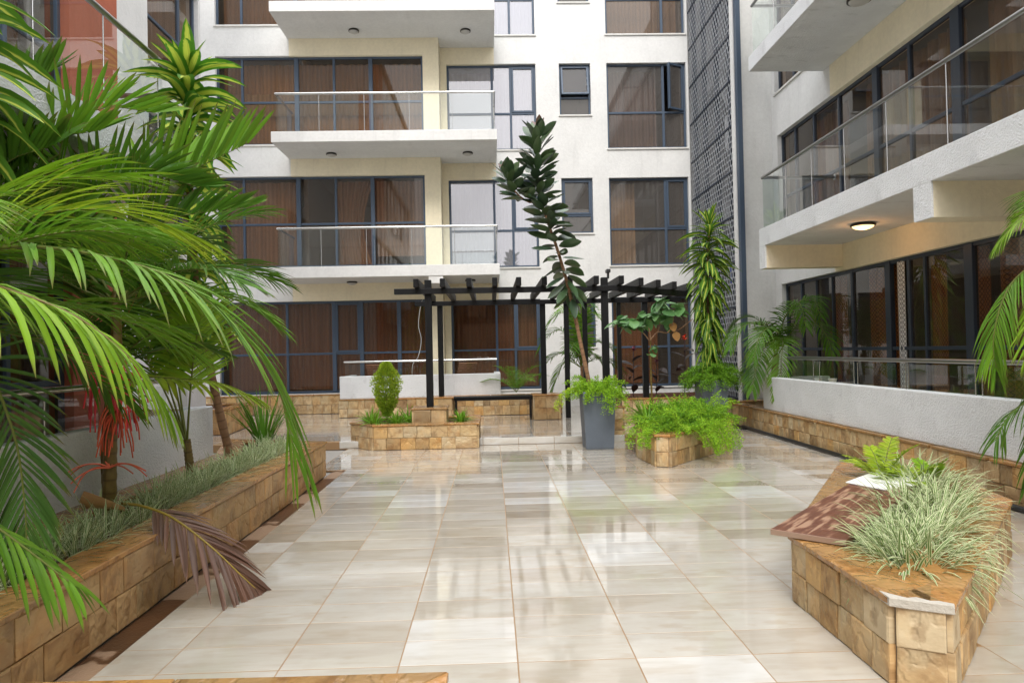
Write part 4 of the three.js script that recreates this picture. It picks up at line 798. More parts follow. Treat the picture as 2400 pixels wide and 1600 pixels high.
{ // big palm just outside the left edge; its fronds sweep across the foreground
  const t = thing('palm', 'large palm arching long green fronds across the left foreground', 'palm', [-3.0, 0.40, -3.1]);
  palmTrunk(t, [P(-3.0, 0.38, 3.1), P(-2.98, 1.0, 3.12), P(-2.95, 1.7, 3.2)], 0.07, 0.05, greenStem);
  const c = [-2.95, 1.7, 3.2];
  frond(t, [P(...c), P(-2.68, 2.02, 3.38), P(-2.34, 2.13, 3.35), P(-1.82, 2.07, 3.3), P(-1.45, 1.93, 3.3), P(-1.19, 1.68, 3.35), P(-1.05, 1.42, 3.4), P(-0.99, 1.1, 3.45)], { n: 44, len: 0.62, wid: 0.026, droop: 0.95, lift: 0.1, col: GREEN.mid, apart: true, seed: 1, from: 0.2, a0: 0.95, a1: 0.35 });
  frond(t, [P(...c), P(-2.4, 1.93, 2.85), P(-1.99, 1.9, 2.7), P(-1.8, 1.84, 2.7), P(-1.61, 1.75, 2.72), P(-1.44, 1.6, 2.75), P(-1.34, 1.44, 2.8)], { n: 28, len: 0.5, wid: 0.030, droop: 1.7, lift: 0.25, col: GREEN.fresh, apart: true, seed: 2, from: 0.3, hang: 0.15, a0: 0.8, a1: 0.3, rach: [0.3, 0.22, 0.08] });
  frond(t, [P(...c), P(-3.0, 2.1, 3.5), P(-2.8, 2.42, 3.8), P(-2.5, 2.62, 4.0), P(-2.2, 2.66, 4.1)], { n: 38, len: 0.66, wid: 0.023, droop: 0.5, lift: 0.2, col: GREEN.fresh, seed: 3, apart: true, a0: 0.85, a1: 0.3 });
  frond(t, [P(...c), P(-2.75, 1.95, 3.4), P(-2.45, 2.3, 3.6), P(-2.1, 2.4, 3.8), P(-1.8, 2.3, 4.0)], { n: 38, len: 0.64, wid: 0.023, droop: 0.65, lift: 0.15, col: GREEN.lime, seed: 4, apart: true, a0: 0.8, a1: 0.3 });
  frond(t, [P(-2.9, 1.6, 3.3), P(-2.61, 1.58, 3.55), P(-2.47, 1.25, 3.6), P(-2.41, 0.87, 3.6), P(-2.4, 0.6, 3.6)], { n: 32, len: 0.42, wid: 0.02, droop: 0.5, lift: 0.0, col: GREEN.dusk, seed: 5, a0: 0.9, a1: 0.4, up: V(0, 0, 1) });
  frond(t, [P(-2.9, 1.3, 3.1), P(-2.6, 1.1, 3.15), P(-2.3, 0.86, 3.2), P(-1.95, 0.58, 3.2)], { n: 14, len: 0.42, wid: 0.03, droop: 0.9, lift: -0.1, col: GREEN.mid, seed: 6, from: 0.35, a0: 0.6 });
  for (const [y, p, l, s, cc, k] of [[0.5, 0.75, 1.5, 1.2, 'fresh', 10], [1.2, 0.75, 1.4, 1.3, 'mid', 11], [0.0, 0.6, 1.5, 1.5, 'deep', 12], [0.85, 0.35, 1.5, 1.3, 'mid', 13], [-0.3, 0.9, 1.5, 1.1, 'fresh', 15], [0.4, 0.2, 1.5, 1.6, 'deep', 16], [2.2, 0.8, 1.3, 1.5, 'mid', 17]])
    frond(t, arch(P(...c), y, p, l, s), { n: 46, len: 0.56, wid: 0.021, droop: 0.8, lift: 0.25, col: GREEN[cc], seed: k });
}
{ // clumping palm with red flower strands in the left planter
  const t = thing('palm', 'palm with red flower strands growing in the left planter', 'palm', [-2.92, 0.40, -5.3]);
  palmTrunk(t, [P(-2.92, 0.38, 5.3), P(-2.89, 1.0, 5.28), P(-2.86, 1.5, 5.3)], 0.05, 0.042, greenStem);
  palmTrunk(t, [P(-2.86, 1.48, 5.3), P(-2.85, 1.8, 5.3), P(-2.85, 2.1, 5.3)], 0.048, 0.03, greenStem);
  palmTrunk(t, [P(-3.1, 0.38, 5.6), P(-3.12, 0.9, 5.62), P(-3.1, 1.5, 5.7)], 0.035, 0.03, greenStem);
  const c = P(-2.85, 2.0, 5.3), c2 = P(-3.1, 1.5, 5.7);
  frond(t, [c, P(-2.97, 2.5, 5.6), P(-2.87, 3.0, 5.85), P(-2.49, 3.24, 6.0), P(-2.15, 3.5, 6.2)], { n: 34, len: 0.66, wid: 0.04, droop: 0.15, lift: 0.95, col: GREEN.mid, seed: 21, a0: 1.2, a1: 0.5 });
  frond(t, [c, P(-3.0, 2.5, 5.7), P(-2.77, 2.75, 5.9), P(-2.46, 2.84, 6.0), P(-2.15, 2.9, 6.1)], { n: 28, len: 0.42, wid: 0.04, droop: 0.2, lift: 0.9, col: GREEN.deep, seed: 22 });
  frond(t, [c2, P(-2.85, 1.45, 5.55), P(-2.55, 1.42, 5.55), P(-2.25, 1.38, 5.6), P(-1.98, 1.26, 5.7)], { n: 24, len: 0.42, wid: 0.04, droop: 0.9, lift: 0.1, col: GREEN.lime, seed: 23, apart: false });
  frond(t, [c2, P(-2.95, 1.8, 5.55), P(-2.78, 2.15, 5.5), P(-2.68, 2.6, 5.5)], { n: 30, len: 0.5, wid: 0.03, droop: 0.5, lift: 0.2, col: GREEN.deep, seed: 24, rach: [0.4, 0.3, 0.05] });
  frond(t, [c, P(-3.2, 2.7, 5.3), P(-3.2, 3.25, 5.25), P(-2.95, 3.5, 5.3), P(-2.6, 3.5, 5.4)], { n: 36, len: 0.5, wid: 0.036, droop: 0.1, lift: 0.9, col: GREEN.mid, seed: 25 });
  frond(t, [c, P(-3.3, 2.6, 5.2), P(-3.55, 3.1, 5.1), P(-3.5, 3.5, 5.1), P(-3.2, 3.7, 5.1)], { n: 36, len: 0.5, wid: 0.036, droop: 0.1, lift: 0.8, col: GREEN.deep, seed: 26 });
  [[[-3.3, 2.4, 5.6], [-3.2, 2.85, 5.5], [-2.85, 3.08, 5.6], [-2.45, 3.02, 5.8]], [[-3.3, 2.3, 5.4], [-3.5, 2.8, 5.2], [-3.3, 3.2, 5.2], [-2.9, 3.3, 5.2]], [[-3.2, 2.2, 5.2], [-3.45, 2.6, 5.0], [-3.4, 2.95, 4.9], [-3.05, 3.1, 4.9]]]
    .forEach((q, k) => frond(t, [c, ...q.map(p => P(...p))], { n: 42, len: 0.5, wid: 0.036, droop: 0.15, lift: 0.9, col: k % 2 ? GREEN.mid : GREEN.deep, seed: 930 + k, a0: 1.25, a1: 0.5 }));
  for (const [y, p, l, s, cc, k] of [[0.9, 0.6, 1.3, 1.4, 'deep', 31], [1.4, 0.3, 1.2, 1.5, 'mid', 32], [1.9, 0.5, 1.2, 1.4, 'deep', 33], [0.2, 0.8, 1.4, 1.2, 'dusk', 34], [2.5, 0.7, 1.3, 1.4, 'mid', 35], [1.2, 0.9, 1.3, 1.1, 'deep', 36], [-0.6, 0.9, 1.2, 1.2, 'deep', 37]])
    frond(t, arch(c, y, p, l, s), { n: 42, len: 0.48, wid: 0.023, droop: 0.65, lift: 0.3, col: GREEN[cc], seed: k });
  for (const [y, p, l, s, cc, k] of [[0.8, 0.5, 0.9, 1.2, 'deep', 41], [2.0, 0.7, 0.9, 1.3, 'mid', 42], [3.0, 0.9, 0.9, 1.3, 'deep', 43]])
    frond(t, arch(c2, y, p, l, s), { n: 26, len: 0.36, wid: 0.03, droop: 0.55, lift: 0.2, col: GREEN[cc], seed: k });
  const r = mulberry(404);
  for (const [x, y, d, nn, ln, col, s] of [[-2.84, 1.52, 5.22, 30, 0.5, [0.62, 0.035, 0.05], 0.35], [-2.8, 1.2, 5.2, 18, 0.36, [0.65, 0.10, 0.04], 0.5], [-2.86, 0.78, 5.2, 10, 0.34, [0.72, 0.16, 0.09], 1.3]]) {
    const f = new Leaves();
    for (let k = 0; k < nn; k++) { const a = rr(0, 6.28, r), h = rr(0.3, 1, r) * s, q = P(x, y, d), pts = [q.clone()], dd = V(Math.cos(a) * h, s > 1 ? rr(0, 0.5, r) : rr(-0.5, 0.2, r), Math.sin(a) * h); for (let e = 0; e < 4; e++) { q.addScaledVector(dd.clone().normalize(), ln / 4 * rr(0.8, 1.2, r)); dd.y -= s > 1 ? 0.3 : 0.9; dd.x += rr(-0.25, 0.25, r); dd.z += rr(-0.25, 0.25, r); pts.push(q.clone()); } f.stalk(pts, 0.007, 0.005, jitter(col, 0.25, r)); }
    mesh('flower_strands', f.build(t.position), L.stem, t);
  }
}
{
  const t = thing('palm', 'leafy palm filling the middle of the left planter', 'palm', [-2.9, 0.40, -6.7]), c = P(-2.95, 0.75, 6.7);
  palmTrunk(t, [P(-2.9, 0.38, 6.7), P(-2.93, 0.6, 6.7), P(-2.95, 0.8, 6.7)], 0.045, 0.035, greenStem);
  [[-0.7, 1.0, 0.9, 1.0, 'deep'], [-1.6, 1.1, 0.9, 1.0, 'mid'], [-2.4, 1.2, 1.0, 0.9, 'mid'], [2.6, 0.9, 0.6, 1.2, 'fresh'], [3.4, 0.9, 0.8, 1.2, 'mid']]
    .forEach(([y, p, l, sg, cc], k) => frond(t, arch(c, y, p + 0.2, l + 1.0, sg), { n: 34, len: 0.52, wid: 0.038, droop: 0.35, lift: 0.45, col: GREEN[cc], seed: 900 + k, from: 0.38 }));
}
{ // dead frond hanging over the planter edge
  const t = thing('dead_frond', 'dry brown palm frond drooping over the left planter onto the tiles', 'palm frond', [-2.5, 0.45, -4.8]);
  const pts = [P(-2.62, 0.56, 4.95), P(-2.42, 0.58, 4.78), P(-2.17, 0.52, 4.68), P(-1.87, 0.33, 4.6), P(-1.68, 0.14, 4.6), P(-1.60, 0.05, 4.62)];
  frond(t, pts, { n: 25, len: 0.46, wid: 0.03, droop: 0.4, lift: -0.15, col: [0.155, 0.075, 0.046], rach: [0.42, 0.30, 0.04], from: 0.3, seed: 51, mat: L.dry, a0: 0.75, a1: 0.25, tip: [0.18, 0.09, 0.05], apart: true, up: V(0.5, 0.8, 0.3) });
  const f = new Leaves(); f.blade(P(-2.95, 0.58, 5.05), V(0.8, 0.0, 0.5), V(0, 1, 0.2), 0.5, 0.13, { segs: 8, droop: 0.1, fold: 0.7, col: [0.55, 0.30, 0.11], prof: x => 1 - 0.8 * x });
  mesh('leaf_sheath', f.build(t.position), L.dry, t);
}
// leaf shapes shared by the plants whose leaves can be told apart; they lie along +z, face up
function leafShapes(n, seed, len, wid, droops, prof, fold, segs = 7) {
  const r = mulberry(seed), out = [];
  for (let k = 0; k < n; k++) { const l = new Leaves(); l.blade(V(0, 0, 0), V(0, 0.0, 1), V(1, 0, 0), len * rr(0.9, 1.12, r), wid * rr(0.88, 1.12, r), { segs, droop: droops[k % droops.length], fold, prof, curl: rr(-0.5, 0.5, r) }); out.push(l.build()); }
  return out;
}
function setLeaf(m, pos, yaw, pitch, roll, s) { m.position.copy(pos); m.rotation.set(-pitch, yaw, roll, 'YXZ'); m.scale.setScalar(s); }
const strapProf = x => Math.pow(Math.sin(Math.PI * clamp(0.13 + 0.87 * x, 0, 1)), 0.75);
function dracaena(label, base, stem, spots, mat, seed, shapes, stemR = 0.035) {
  const t = thing('dracaena', label, 'plant', [base[0], base[1], -base[2]]), r = mulberry(seed);
  palmTrunk(t, stem, stemR, stemR * 0.55);
  const c = new THREE.CatmullRomCurve3(stem);
  for (const [t0, t1, n, p0, p1, s0, s1] of spots) for (let k = 0; k < n; k++) {
    const f = (k + r()) / n, q = c.getPointAt(clamp(lerp(t0, t1, f), 0, 1)).sub(t.position), hi = lerp(p0, p1, f);
    const sh = hi > 0.9 ? shapes.up : hi > 0.2 ? shapes.arch : shapes.hang, m = mesh('leaf', pick(sh, r), mat, t);
    setLeaf(m, q, k * 2.39996 + rr(-0.35, 0.35, r), hi + rr(-0.25, 0.25, r), rr(-0.35, 0.35, r), lerp(s0, s1, f) * rr(0.85, 1.12, r));
  }
  return t;
}
const strapShapes = (seed, w = 0.085) => ({ up: leafShapes(4, seed, 0.5, w, [0.5, 0.9, 1.4], strapProf, 0.35), arch: leafShapes(6, seed + 1, 0.56, w, [1.6, 2.1, 2.6], strapProf, 0.3), hang: leafShapes(6, seed + 2, 0.54, w, [2.4, 3.0, 3.6], strapProf, 0.3) });
dracaena('tall dracaena with yellow striped leaves rising behind the left palms', [-3.06, 0.40, 8.1], [P(-3.06, 0.38, 8.1), P(-3.16, 1.22, 7.9), P(-3.2, 2.15, 7.6), P(-3.12, 3.27, 7.25), P(-3.03, 4.06, 7.0), P(-2.97, 4.46, 6.9)], [[0.34, 0.80, 110, 0.0, 0.45, 0.95, 1.05], [0.80, 0.985, 64, 0.3, 0.8, 1.1, 1.1], [0.97, 1, 9, 0.85, 1.5, 1.0, 0.95]], L.stripe, 61, strapShapes(610, 0.125), 0.05);
dracaena('slender dracaena clothed in hanging yellow striped leaves in the grey pot', [4.15, 0.86, 12.95], [P(4.15, 0.86, 12.95), P(4.14, 1.6, 12.95), P(4.13, 2.6, 12.95), P(4.16, 3.4, 12.95), P(4.2, 3.92, 12.95)], [[0.14, 0.62, 140, -0.35, 0.1, 0.92, 1.02], [0.62, 0.93, 84, 0.1, 0.6, 1.1, 1.12], [0.93, 1, 24, 0.7, 1.4, 0.9, 0.85]], L.stripeDark, 62, strapShapes(620, 0.088), 0.035);
dracaena('broad-leaved striped dracaena hanging into the top left corner', [-3.12, 0.40, 4.0], [P(-3.12, 0.38, 4.0), P(-3.14, 1.6, 4.02), P(-3.12, 2.9, 4.05), P(-3.1, 3.85, 4.1)], [[0.72, 0.92, 34, 0.1, 0.5, 1.1, 1.15], [0.92, 1, 20, 0.5, 1.2, 1.1, 1.0]], L.stripeDark, 63, strapShapes(630, 0.105), 0.045);

{ // rubber plant
  const t = thing('rubber_plant', 'leaning rubber plant with dark glossy leaves in the tall grey pot', 'plant', [1.62, 0.83, -11.05]), r = mulberry(71);
  const main = [P(1.60, 0.82, 11.05), P(1.54, 1.1, 11), P(1.44, 1.6, 10.97), P(1.33, 2.17, 10.95), P(1.21, 2.72, 10.95), P(1.06, 3.26, 10.95), P(0.91, 3.72, 10.95), P(0.81, 4.08, 10.95), P(0.78, 4.58, 10.95), P(0.83, 5.1, 10.95)];
  const side = [P(0.83, 4.0, 10.95), P(0.66, 3.95, 10.93), P(0.42, 4.12, 10.9), P(0.27, 4.4, 10.88)];
  palmTrunk(t, main, 0.036, 0.014); mesh('branch', tube(side.map(p => p.clone().sub(t.position)), k => lerp(0.016, 0.010, k), 16, 8), M.trunk, t);
  const oval = x => Math.pow(Math.sin(Math.PI * clamp(0.03 + 0.97 * Math.pow(x, 0.92), 0, 1)), 0.72), sh = leafShapes(8, 711, 0.28, 0.135, [0.15, 0.4, 0.7], oval, 0.28, 7);
  const cm = new THREE.CatmullRomCurve3(main), cs = new THREE.CatmullRomCurve3(side); let k = 0;
  const put = (c, t0, t1, n, p0, p1, s0, s1) => { for (let e = 0; e < n; e++, k++) { const f = e / Math.max(1, n - 1), q = c.getPointAt(lerp(t0, t1, f)).sub(t.position), yaw = k * 2.39996 + rr(-0.3, 0.3, r), p = lerp(p0, p1, f) + rr(-0.25, 0.25, r); const out = V(Math.sin(yaw) * 0.045, 0.02, Math.cos(yaw) * 0.045); const m = mesh('leaf', pick(sh, r), pick(L.rubber, r), t); setLeaf(m, q.add(out), yaw, p, rr(-0.9, 0.9, r), lerp(s0, s1, f) * rr(0.95, 1.2, r)); } };
  put(cm, 0.36, 0.62, 32, -0.8, 0.4, 1.15, 1.2); put(cm, 0.62, 0.985, 92, 0.15, 0.95, 1.2, 1.1); put(cs, 0.35, 0.98, 34, 0.2, 0.95, 1.1, 1.0);
  for (const [c, n] of [[cm, 4], [cs, 3]]) for (let e = 0; e < n; e++) { const m = mesh('young_leaf', pick(sh, r), L.rubberNew[e % 2], t); setLeaf(m, c.getPointAt(1).sub(t.position), e * 2.1, 1.25, 0, 0.85); }
}
{ // broad-leaved shrub in the fern planter
  const t = thing('shrub', 'small crooked tree with broad green leaves rising from the fern planter', 'shrub', [2.53, 0.36, -10.8]), r = mulberry(81);
  const br = [[[2.53, 0.35], [2.51, 1.0], [2.51, 1.72]], [[2.51, 1.7], [2.39, 1.83], [2.26, 1.88]], [[2.51, 1.7], [2.47, 1.93], [2.38, 2.08]], [[2.51, 1.72], [2.65, 1.84], [2.78, 1.82], [2.94, 1.85], [3.19, 2.03]], [[2.65, 1.84], [2.68, 2.0], [2.74, 2.28]], [[2.78, 1.82], [2.84, 1.9], [2.9, 2.2]], [[2.39, 1.83], [2.2, 1.95], [2.02, 1.98]]];
  const gs = br.map((b, i) => tube(b.map(([x, y], k) => P(x, y, 10.8 + (i ? 0.05 * Math.sin(i * 2 + k) : 0)).sub(t.position)), k => (i ? 0.011 : 0.02) * (1 - 0.45 * k), 14, 7));
  mesh('trunk', gs[0], greenStem, t); for (const g of gs.slice(1)) mesh('branch', g, M.trunk, t);
  const heart = x => Math.pow(Math.sin(Math.PI * Math.pow(clamp(0.02 + 0.98 * x, 0, 1), 0.75)), 0.7), sh = leafShapes(6, 811, 0.22, 0.16, [0.3, 0.7, 1.0], heart, 0.2, 7);
  const spots = [[2.02, 1.98, 9], [2.15, 2.05, 10], [2.28, 1.95, 8], [2.38, 2.1, 11], [2.55, 2.08, 9], [2.68, 2.14, 8], [2.74, 2.30, 12], [2.9, 2.22, 10], [2.86, 2.06, 6], [2.56, 1.6, 5], [2.52, 1.5, 2]];
  for (const [x, y, n] of spots) for (let e = 0; e < n; e++) { const m = mesh('leaf', pick(sh, r), pick(L.hibiscus, r), t); setLeaf(m, P(x + rr(-0.09, 0.09, r), y + rr(-0.06, 0.08, r), 10.8 + rr(-0.14, 0.14, r)).sub(t.position), rr(0, 6.28, r), rr(-0.9, 0.2, r), rr(-0.5, 0.5, r), (y < 1.7 ? 0.6 : 1.0) * rr(0.75, 1.1, r)); }
  for (const [x, y] of [[2.85, 1.98], [2.9, 1.83]]) { const m = mesh('old_leaf', sh[0], L.hibiscusOld, t); setLeaf(m, P(x, y, 10.75).sub(t.position), 0.4, -1.2, 0.4, 0.75); }
}
// ---------------------------------------------------------------- feathery ferns, clipped bush, strap-leaved clumps, grasses
function feathery(l, r, origin, yaw, pitch, len, sag, col, dens = 120, nl = 0.03) {
  const pts = arch(origin, yaw, pitch, len, sag), c = new THREE.CatmullRomCurve3(pts); l.stalk(pts, 0.0022, 0.001, [0.12, 0.2, 0.04], 3);
  const n = Math.round(len * dens * 2.2);
  for (let k = 0; k < n; k++) { const t = Math.pow(r(), 0.8), q = c.getPointAt(t), d = V(rr(-1, 1, r), rr(-0.6, 0.9, r), rr(-1, 1, r)).normalize(), s = V(rr(-1, 1, r), rr(-1, 1, r), rr(-1, 1, r)).cross(d).normalize(); q.addScaledVector(d, rr(0, 0.028, r)); l.needle(q, d, s, nl * rr(0.7, 1.4, r), nl * 0.42, jitter(col, 0.3, r)); }
}
function fernPlant(label, base, sprays, seed) {
  const t = thing('feathery_fern', label, 'fern', base), r = mulberry(seed), l = new Leaves(); sprays(l, r);
  const m = mesh('foliage', l.build(t.position), L.fine, t); m.userData.kind = 'stuff'; return t;
}
fernPlant('feathery fern spilling over the rim of the tall grey pot', [1.68, 0.84, -11.06], (l, r) => { for (let k = 0; k < 110; k++) { const a = rr(0, 6.28, r), e = rr(0, 0.2, r); feathery(l, r, P(1.68 + Math.sin(a) * e, 0.86, 11.06 + Math.cos(a) * e), a, rr(0.3, 1.3, r), rr(0.3, 0.5, r), rr(1.8, 3.2, r), GREEN.fresh); } for (let k = 0; k < 9; k++) feathery(l, r, P(1.8 + rr(-0.03, 0.12, r), 0.9, 10.82), Math.PI + rr(-0.6, 0.4, r), 0.3, rr(0.45, 0.62, r), 4.5, GREEN.fresh); for (let k = 0; k < 7; k++) feathery(l, r, P(1.42, 0.9, 11.0), -Math.PI / 2 + rr(-0.5, 0.5, r), 0.4, rr(0.5, 0.7, r), 4.2, GREEN.lime, 60); }, 101);
fernPlant('large bright feathery fern covering the wedge planter', [2.75, 0.38, -10.1], (l, r) => {
  for (let k = 0; k < 330; k++) { const f = r(), x = lerp(2.35, 3.5, f) + rr(-0.13, 0.2, r), d = lerp(9.38, 10.9, f) + rr(-0.22, 0.28, r); feathery(l, r, P(x, 0.40, d), rr(0, 6.28, r), rr(0.4, 1.4, r), rr(0.32, 0.58, r), rr(1.4, 2.6, r), r() < 0.6 ? GREEN.fresh : GREEN.mid); }
  for (let k = 0; k < 34; k++) { const f = r(), x = lerp(2.62, 3.3, f), d = lerp(9.42, 10.2, f); feathery(l, r, P(x, 0.45, d), Math.PI - 0.85 + rr(-0.4, 0.4, r), 0.35, rr(0.45, 0.72, r), 4.6, GREEN.fresh); }
  for (let k = 0; k < 12; k++) feathery(l, r, P(2.15, 0.45, 9.5 + rr(-0.3, 0.4, r)), Math.PI + rr(0.2, 1.2, r), 0.3, rr(0.35, 0.5, r), 4.2, GREEN.fresh);
}, 102);
fernPlant('dark bushy fern round the foot of the striped dracaena', [4.15, 0.90, -12.95], (l, r) => { for (let k = 0; k < 190; k++) { const a = rr(0, 6.28, r), e = rr(0, 0.22, r); feathery(l, r, P(4.15 + Math.sin(a) * e, 0.93, 12.95 + Math.cos(a) * e), a, rr(0.2, 1.4, r), rr(0.35, 0.62, r), rr(2.2, 3.6, r), GREEN.mid); } }, 103);
{
  const t = thing('topiary_bush', 'clipped golden green flame-shaped bush in the stone planter', 'shrub', [-1.83, 0.37, -11.9]), r = mulberry(111), l = new Leaves();
  mesh('trunk', tube([V(0, 0, 0), V(0.01, 0.2, 0), V(0, 0.5, 0)], k => 0.022 - 0.008 * k, 10, 7), M.trunk, t);
  const rad = h => 0.215 * Math.pow(Math.sin(Math.PI * clamp(0.04 + 0.93 * Math.pow(h, 1.25), 0, 1)), 0.85) + 0.015;
  for (let k = 0; k < 4200; k++) {
    const h = r(), a = rr(0, 6.28, r), e = rad(h) * Math.sqrt(rr(0.04, 1, r)) * (1 + 0.16 * Math.sin(a * 4 + h * 13) + 0.10 * Math.sin(a * 9 - h * 27)), q = P(-1.83 + Math.sin(a) * e, 0.50 + h * 0.92, 11.9 + Math.cos(a) * e);
    const out = V(Math.sin(a), rr(0.4, 1.3, r), -Math.cos(a)).normalize();
    for (let m = 0; m < 5; m++) { const d = out.clone().add(V(rr(-0.6, 0.6, r), rr(-0.4, 0.6, r), rr(-0.6, 0.6, r))).normalize(), s = V(rr(-1, 1, r), rr(-1, 1, r), rr(-1, 1, r)).cross(d).normalize(); l.needle(q, d, s, rr(0.025, 0.05, r), 0.010, jitter(r() < 0.72 ? [0.40, 0.52, 0.035] : [0.20, 0.34, 0.03], 0.25, r)); }
  }
  mesh('foliage', l.build(t.position), L.fine, t).userData.kind = 'stuff';
}
function clump(name, label, cat, x, y, d, n, len, wid, mat, seed, { spread = 0.06, col = GREEN.mid, droop = 1.3, group, p0 = 0.5, p1 = 1.4, segs = 5 } = {}) {
  const t = thing(name, label, cat, [x, y, -d], group), r = mulberry(seed), l = new Leaves();
  for (let k = 0; k < n; k++) { const a = rr(0, 6.28, r), p = rr(p0, p1, r), e = spread * Math.sqrt(r()), dir = V(Math.sin(a) * Math.cos(p), Math.sin(p), -Math.cos(a) * Math.cos(p)), sd = V(Math.cos(a), rr(-0.2, 0.2, r), Math.sin(a)); l.blade(P(x + Math.sin(a) * e, y, d + Math.cos(a) * e), dir, sd, len * rr(0.65, 1.1, r), wid * rr(0.8, 1.15, r), { segs, droop: droop * rr(0.5, 1.4, r), fold: 0.4, col: jitter(col, 0.25, r), prof: q => Math.pow(Math.sin(Math.PI * clamp(0.22 + 0.78 * q, 0, 1)), 0.6) }); }
  mesh('blades', l.build(t.position), mat, t).userData.kind = 'stuff'; return t;
}
for (const [x, d, n, s, w] of [[-2.0, 11.62, 60, 1, 'in front of and left of'], [-1.62, 11.66, 70, 2, 'between the short pillar and'], [-1.5, 12.2, 55, 3, 'behind and right of'], [-2.15, 12.1, 50, 4, 'behind and left of']]) clump('strap_leaf_clump', `clump of arching strap leaves ${w} the golden bush`, 'plant', x, 0.37, d, n, 0.34, 0.02, L.strap, 200 + s, { group: 'strap leaf clumps under the golden bush', col: GREEN.mid });
clump('strap_leaf_clump', 'clump of strap leaves right of the short stone pillar', 'plant', -0.56, 0.37, 11.75, 60, 0.28, 0.02, L.strap, 210, { col: GREEN.mid });
for (const [x, d, s, w] of [[2.3, 10.1, 1, 'nearest the chamfered corner of the fern planter'], [2.42, 10.55, 2, 'at the foot of the crooked tree'], [2.62, 11.1, 3, 'just behind the crooked tree'], [3.1, 11.6, 4, 'farthest back in the fern planter'], [2.5, 11.2, 5, 'at the far left edge of the fern planter']]) clump('strap_leaf_clump', `clump of arching strap leaves ${w}`, 'plant', x, 0.38, d, 75, 0.48, 0.026, L.strap, 220 + s, { group: 'strap leaf clumps in the fern planter', col: GREEN.mid, droop: 1.6 });
{ // variegated grasses
  const r = mulberry(231); let k = 0;
  for (let d = 3.2; d < 8.9; d += 0.2) for (const x of [-2.58, -2.78]) {
    if (Math.abs(d - 5.3) < 0.12 && x < -2.7) continue;
    clump('variegated_grass', 'small white edged grass clump in the left planter', 'grass', x + rr(-0.06, 0.06, r), 0.39, d + rr(-0.06, 0.06, r), 52, rr(0.22, 0.31, r), 0.013, L.grass, 240 + k++, { group: 'white edged grass clumps edging the left planter', droop: 1.1, spread: 0.09, p0: 0.35, segs: 4 });
  }
  for (const [x, d, n, l] of [[2.22, 3.66, 150, 0.33], [2.38, 3.72, 120, 0.33], [2.7, 4.22, 90, 0.27], [3.05, 4.66, 90, 0.27], [3.4, 5.12, 90, 0.28], [3.75, 5.75, 90, 0.32], [2.28, 3.85, 150, 0.34], [2.42, 4.0, 150, 0.34], [2.58, 4.05, 130, 0.34], [2.75, 4.3, 150, 0.36], [2.62, 4.45, 120, 0.34], [3.02, 4.6, 140, 0.36], [2.95, 4.85, 120, 0.34], [3.3, 4.95, 130, 0.36], [3.25, 5.25, 110, 0.36], [3.5, 5.4, 120, 0.38], [3.62, 5.75, 120, 0.4], [3.55, 5.95, 110, 0.38], [3.75, 6.2, 110, 0.38]])
    clump('variegated_grass', 'thick tuft of white edged grass in the right planter', 'grass', x, 0.35, d, Math.round(n * 1.2), l, 0.015, L.grass, 300 + k++, { group: 'white edged grass tufts in the right planter', droop: 1.5, spread: 0.15, p0: -0.1, p1: 1.25, segs: 6 });
}
clump('tall_grass', 'upright clump of long green blades at the far end of the left planter', 'grass', -2.98, 0.39, 9.0, 60, 0.85, 0.022, L.strap, 401, { col: GREEN.deep, droop: 0.7, p0: 0.95 });
function lacyFern(label, x, y, d, n, len, col, seed, lean = 0) {
  const t = thing('lacy_fern', label, 'fern', [x, y, -d]), r = mulberry(seed);
  for (let k = 0; k < n; k++) frond(t, arch(P(x, y, d), k * 2.4 + lean, rr(0.7, 1.3, r), len * rr(0.8, 1.1, r), 1.3), { n: 26, len: len * 0.24, wid: 0.014, droop: 0.2, lift: 0.1, col, from: 0.3, seed: seed + k, bare: 0.004, tip: null, a0: 1.3, a1: 1.0 });
}
lacyFern('pale green lacy fern beside the white sheet', 3.35, 0.36, 5.85, 6, 0.42, GREEN.lime, 501);
lacyFern('light green fern among the right planter grasses', 3.4, 0.36, 5.6, 5, 0.36, GREEN.lime, 511);
lacyFern('small dark green fern at the back of the right planter', 3.7, 0.36, 5.75, 5, 0.3, GREEN.fresh, 521);
lacyFern('small fern in the bottom left corner planter', -1.45, 0.39, 2.2, 5, 0.2, GREEN.fresh, 531);
lacyFern('single green sprig at the bottom edge planter', -0.62, 0.39, 2.1, 2, 0.17, GREEN.lime, 541);
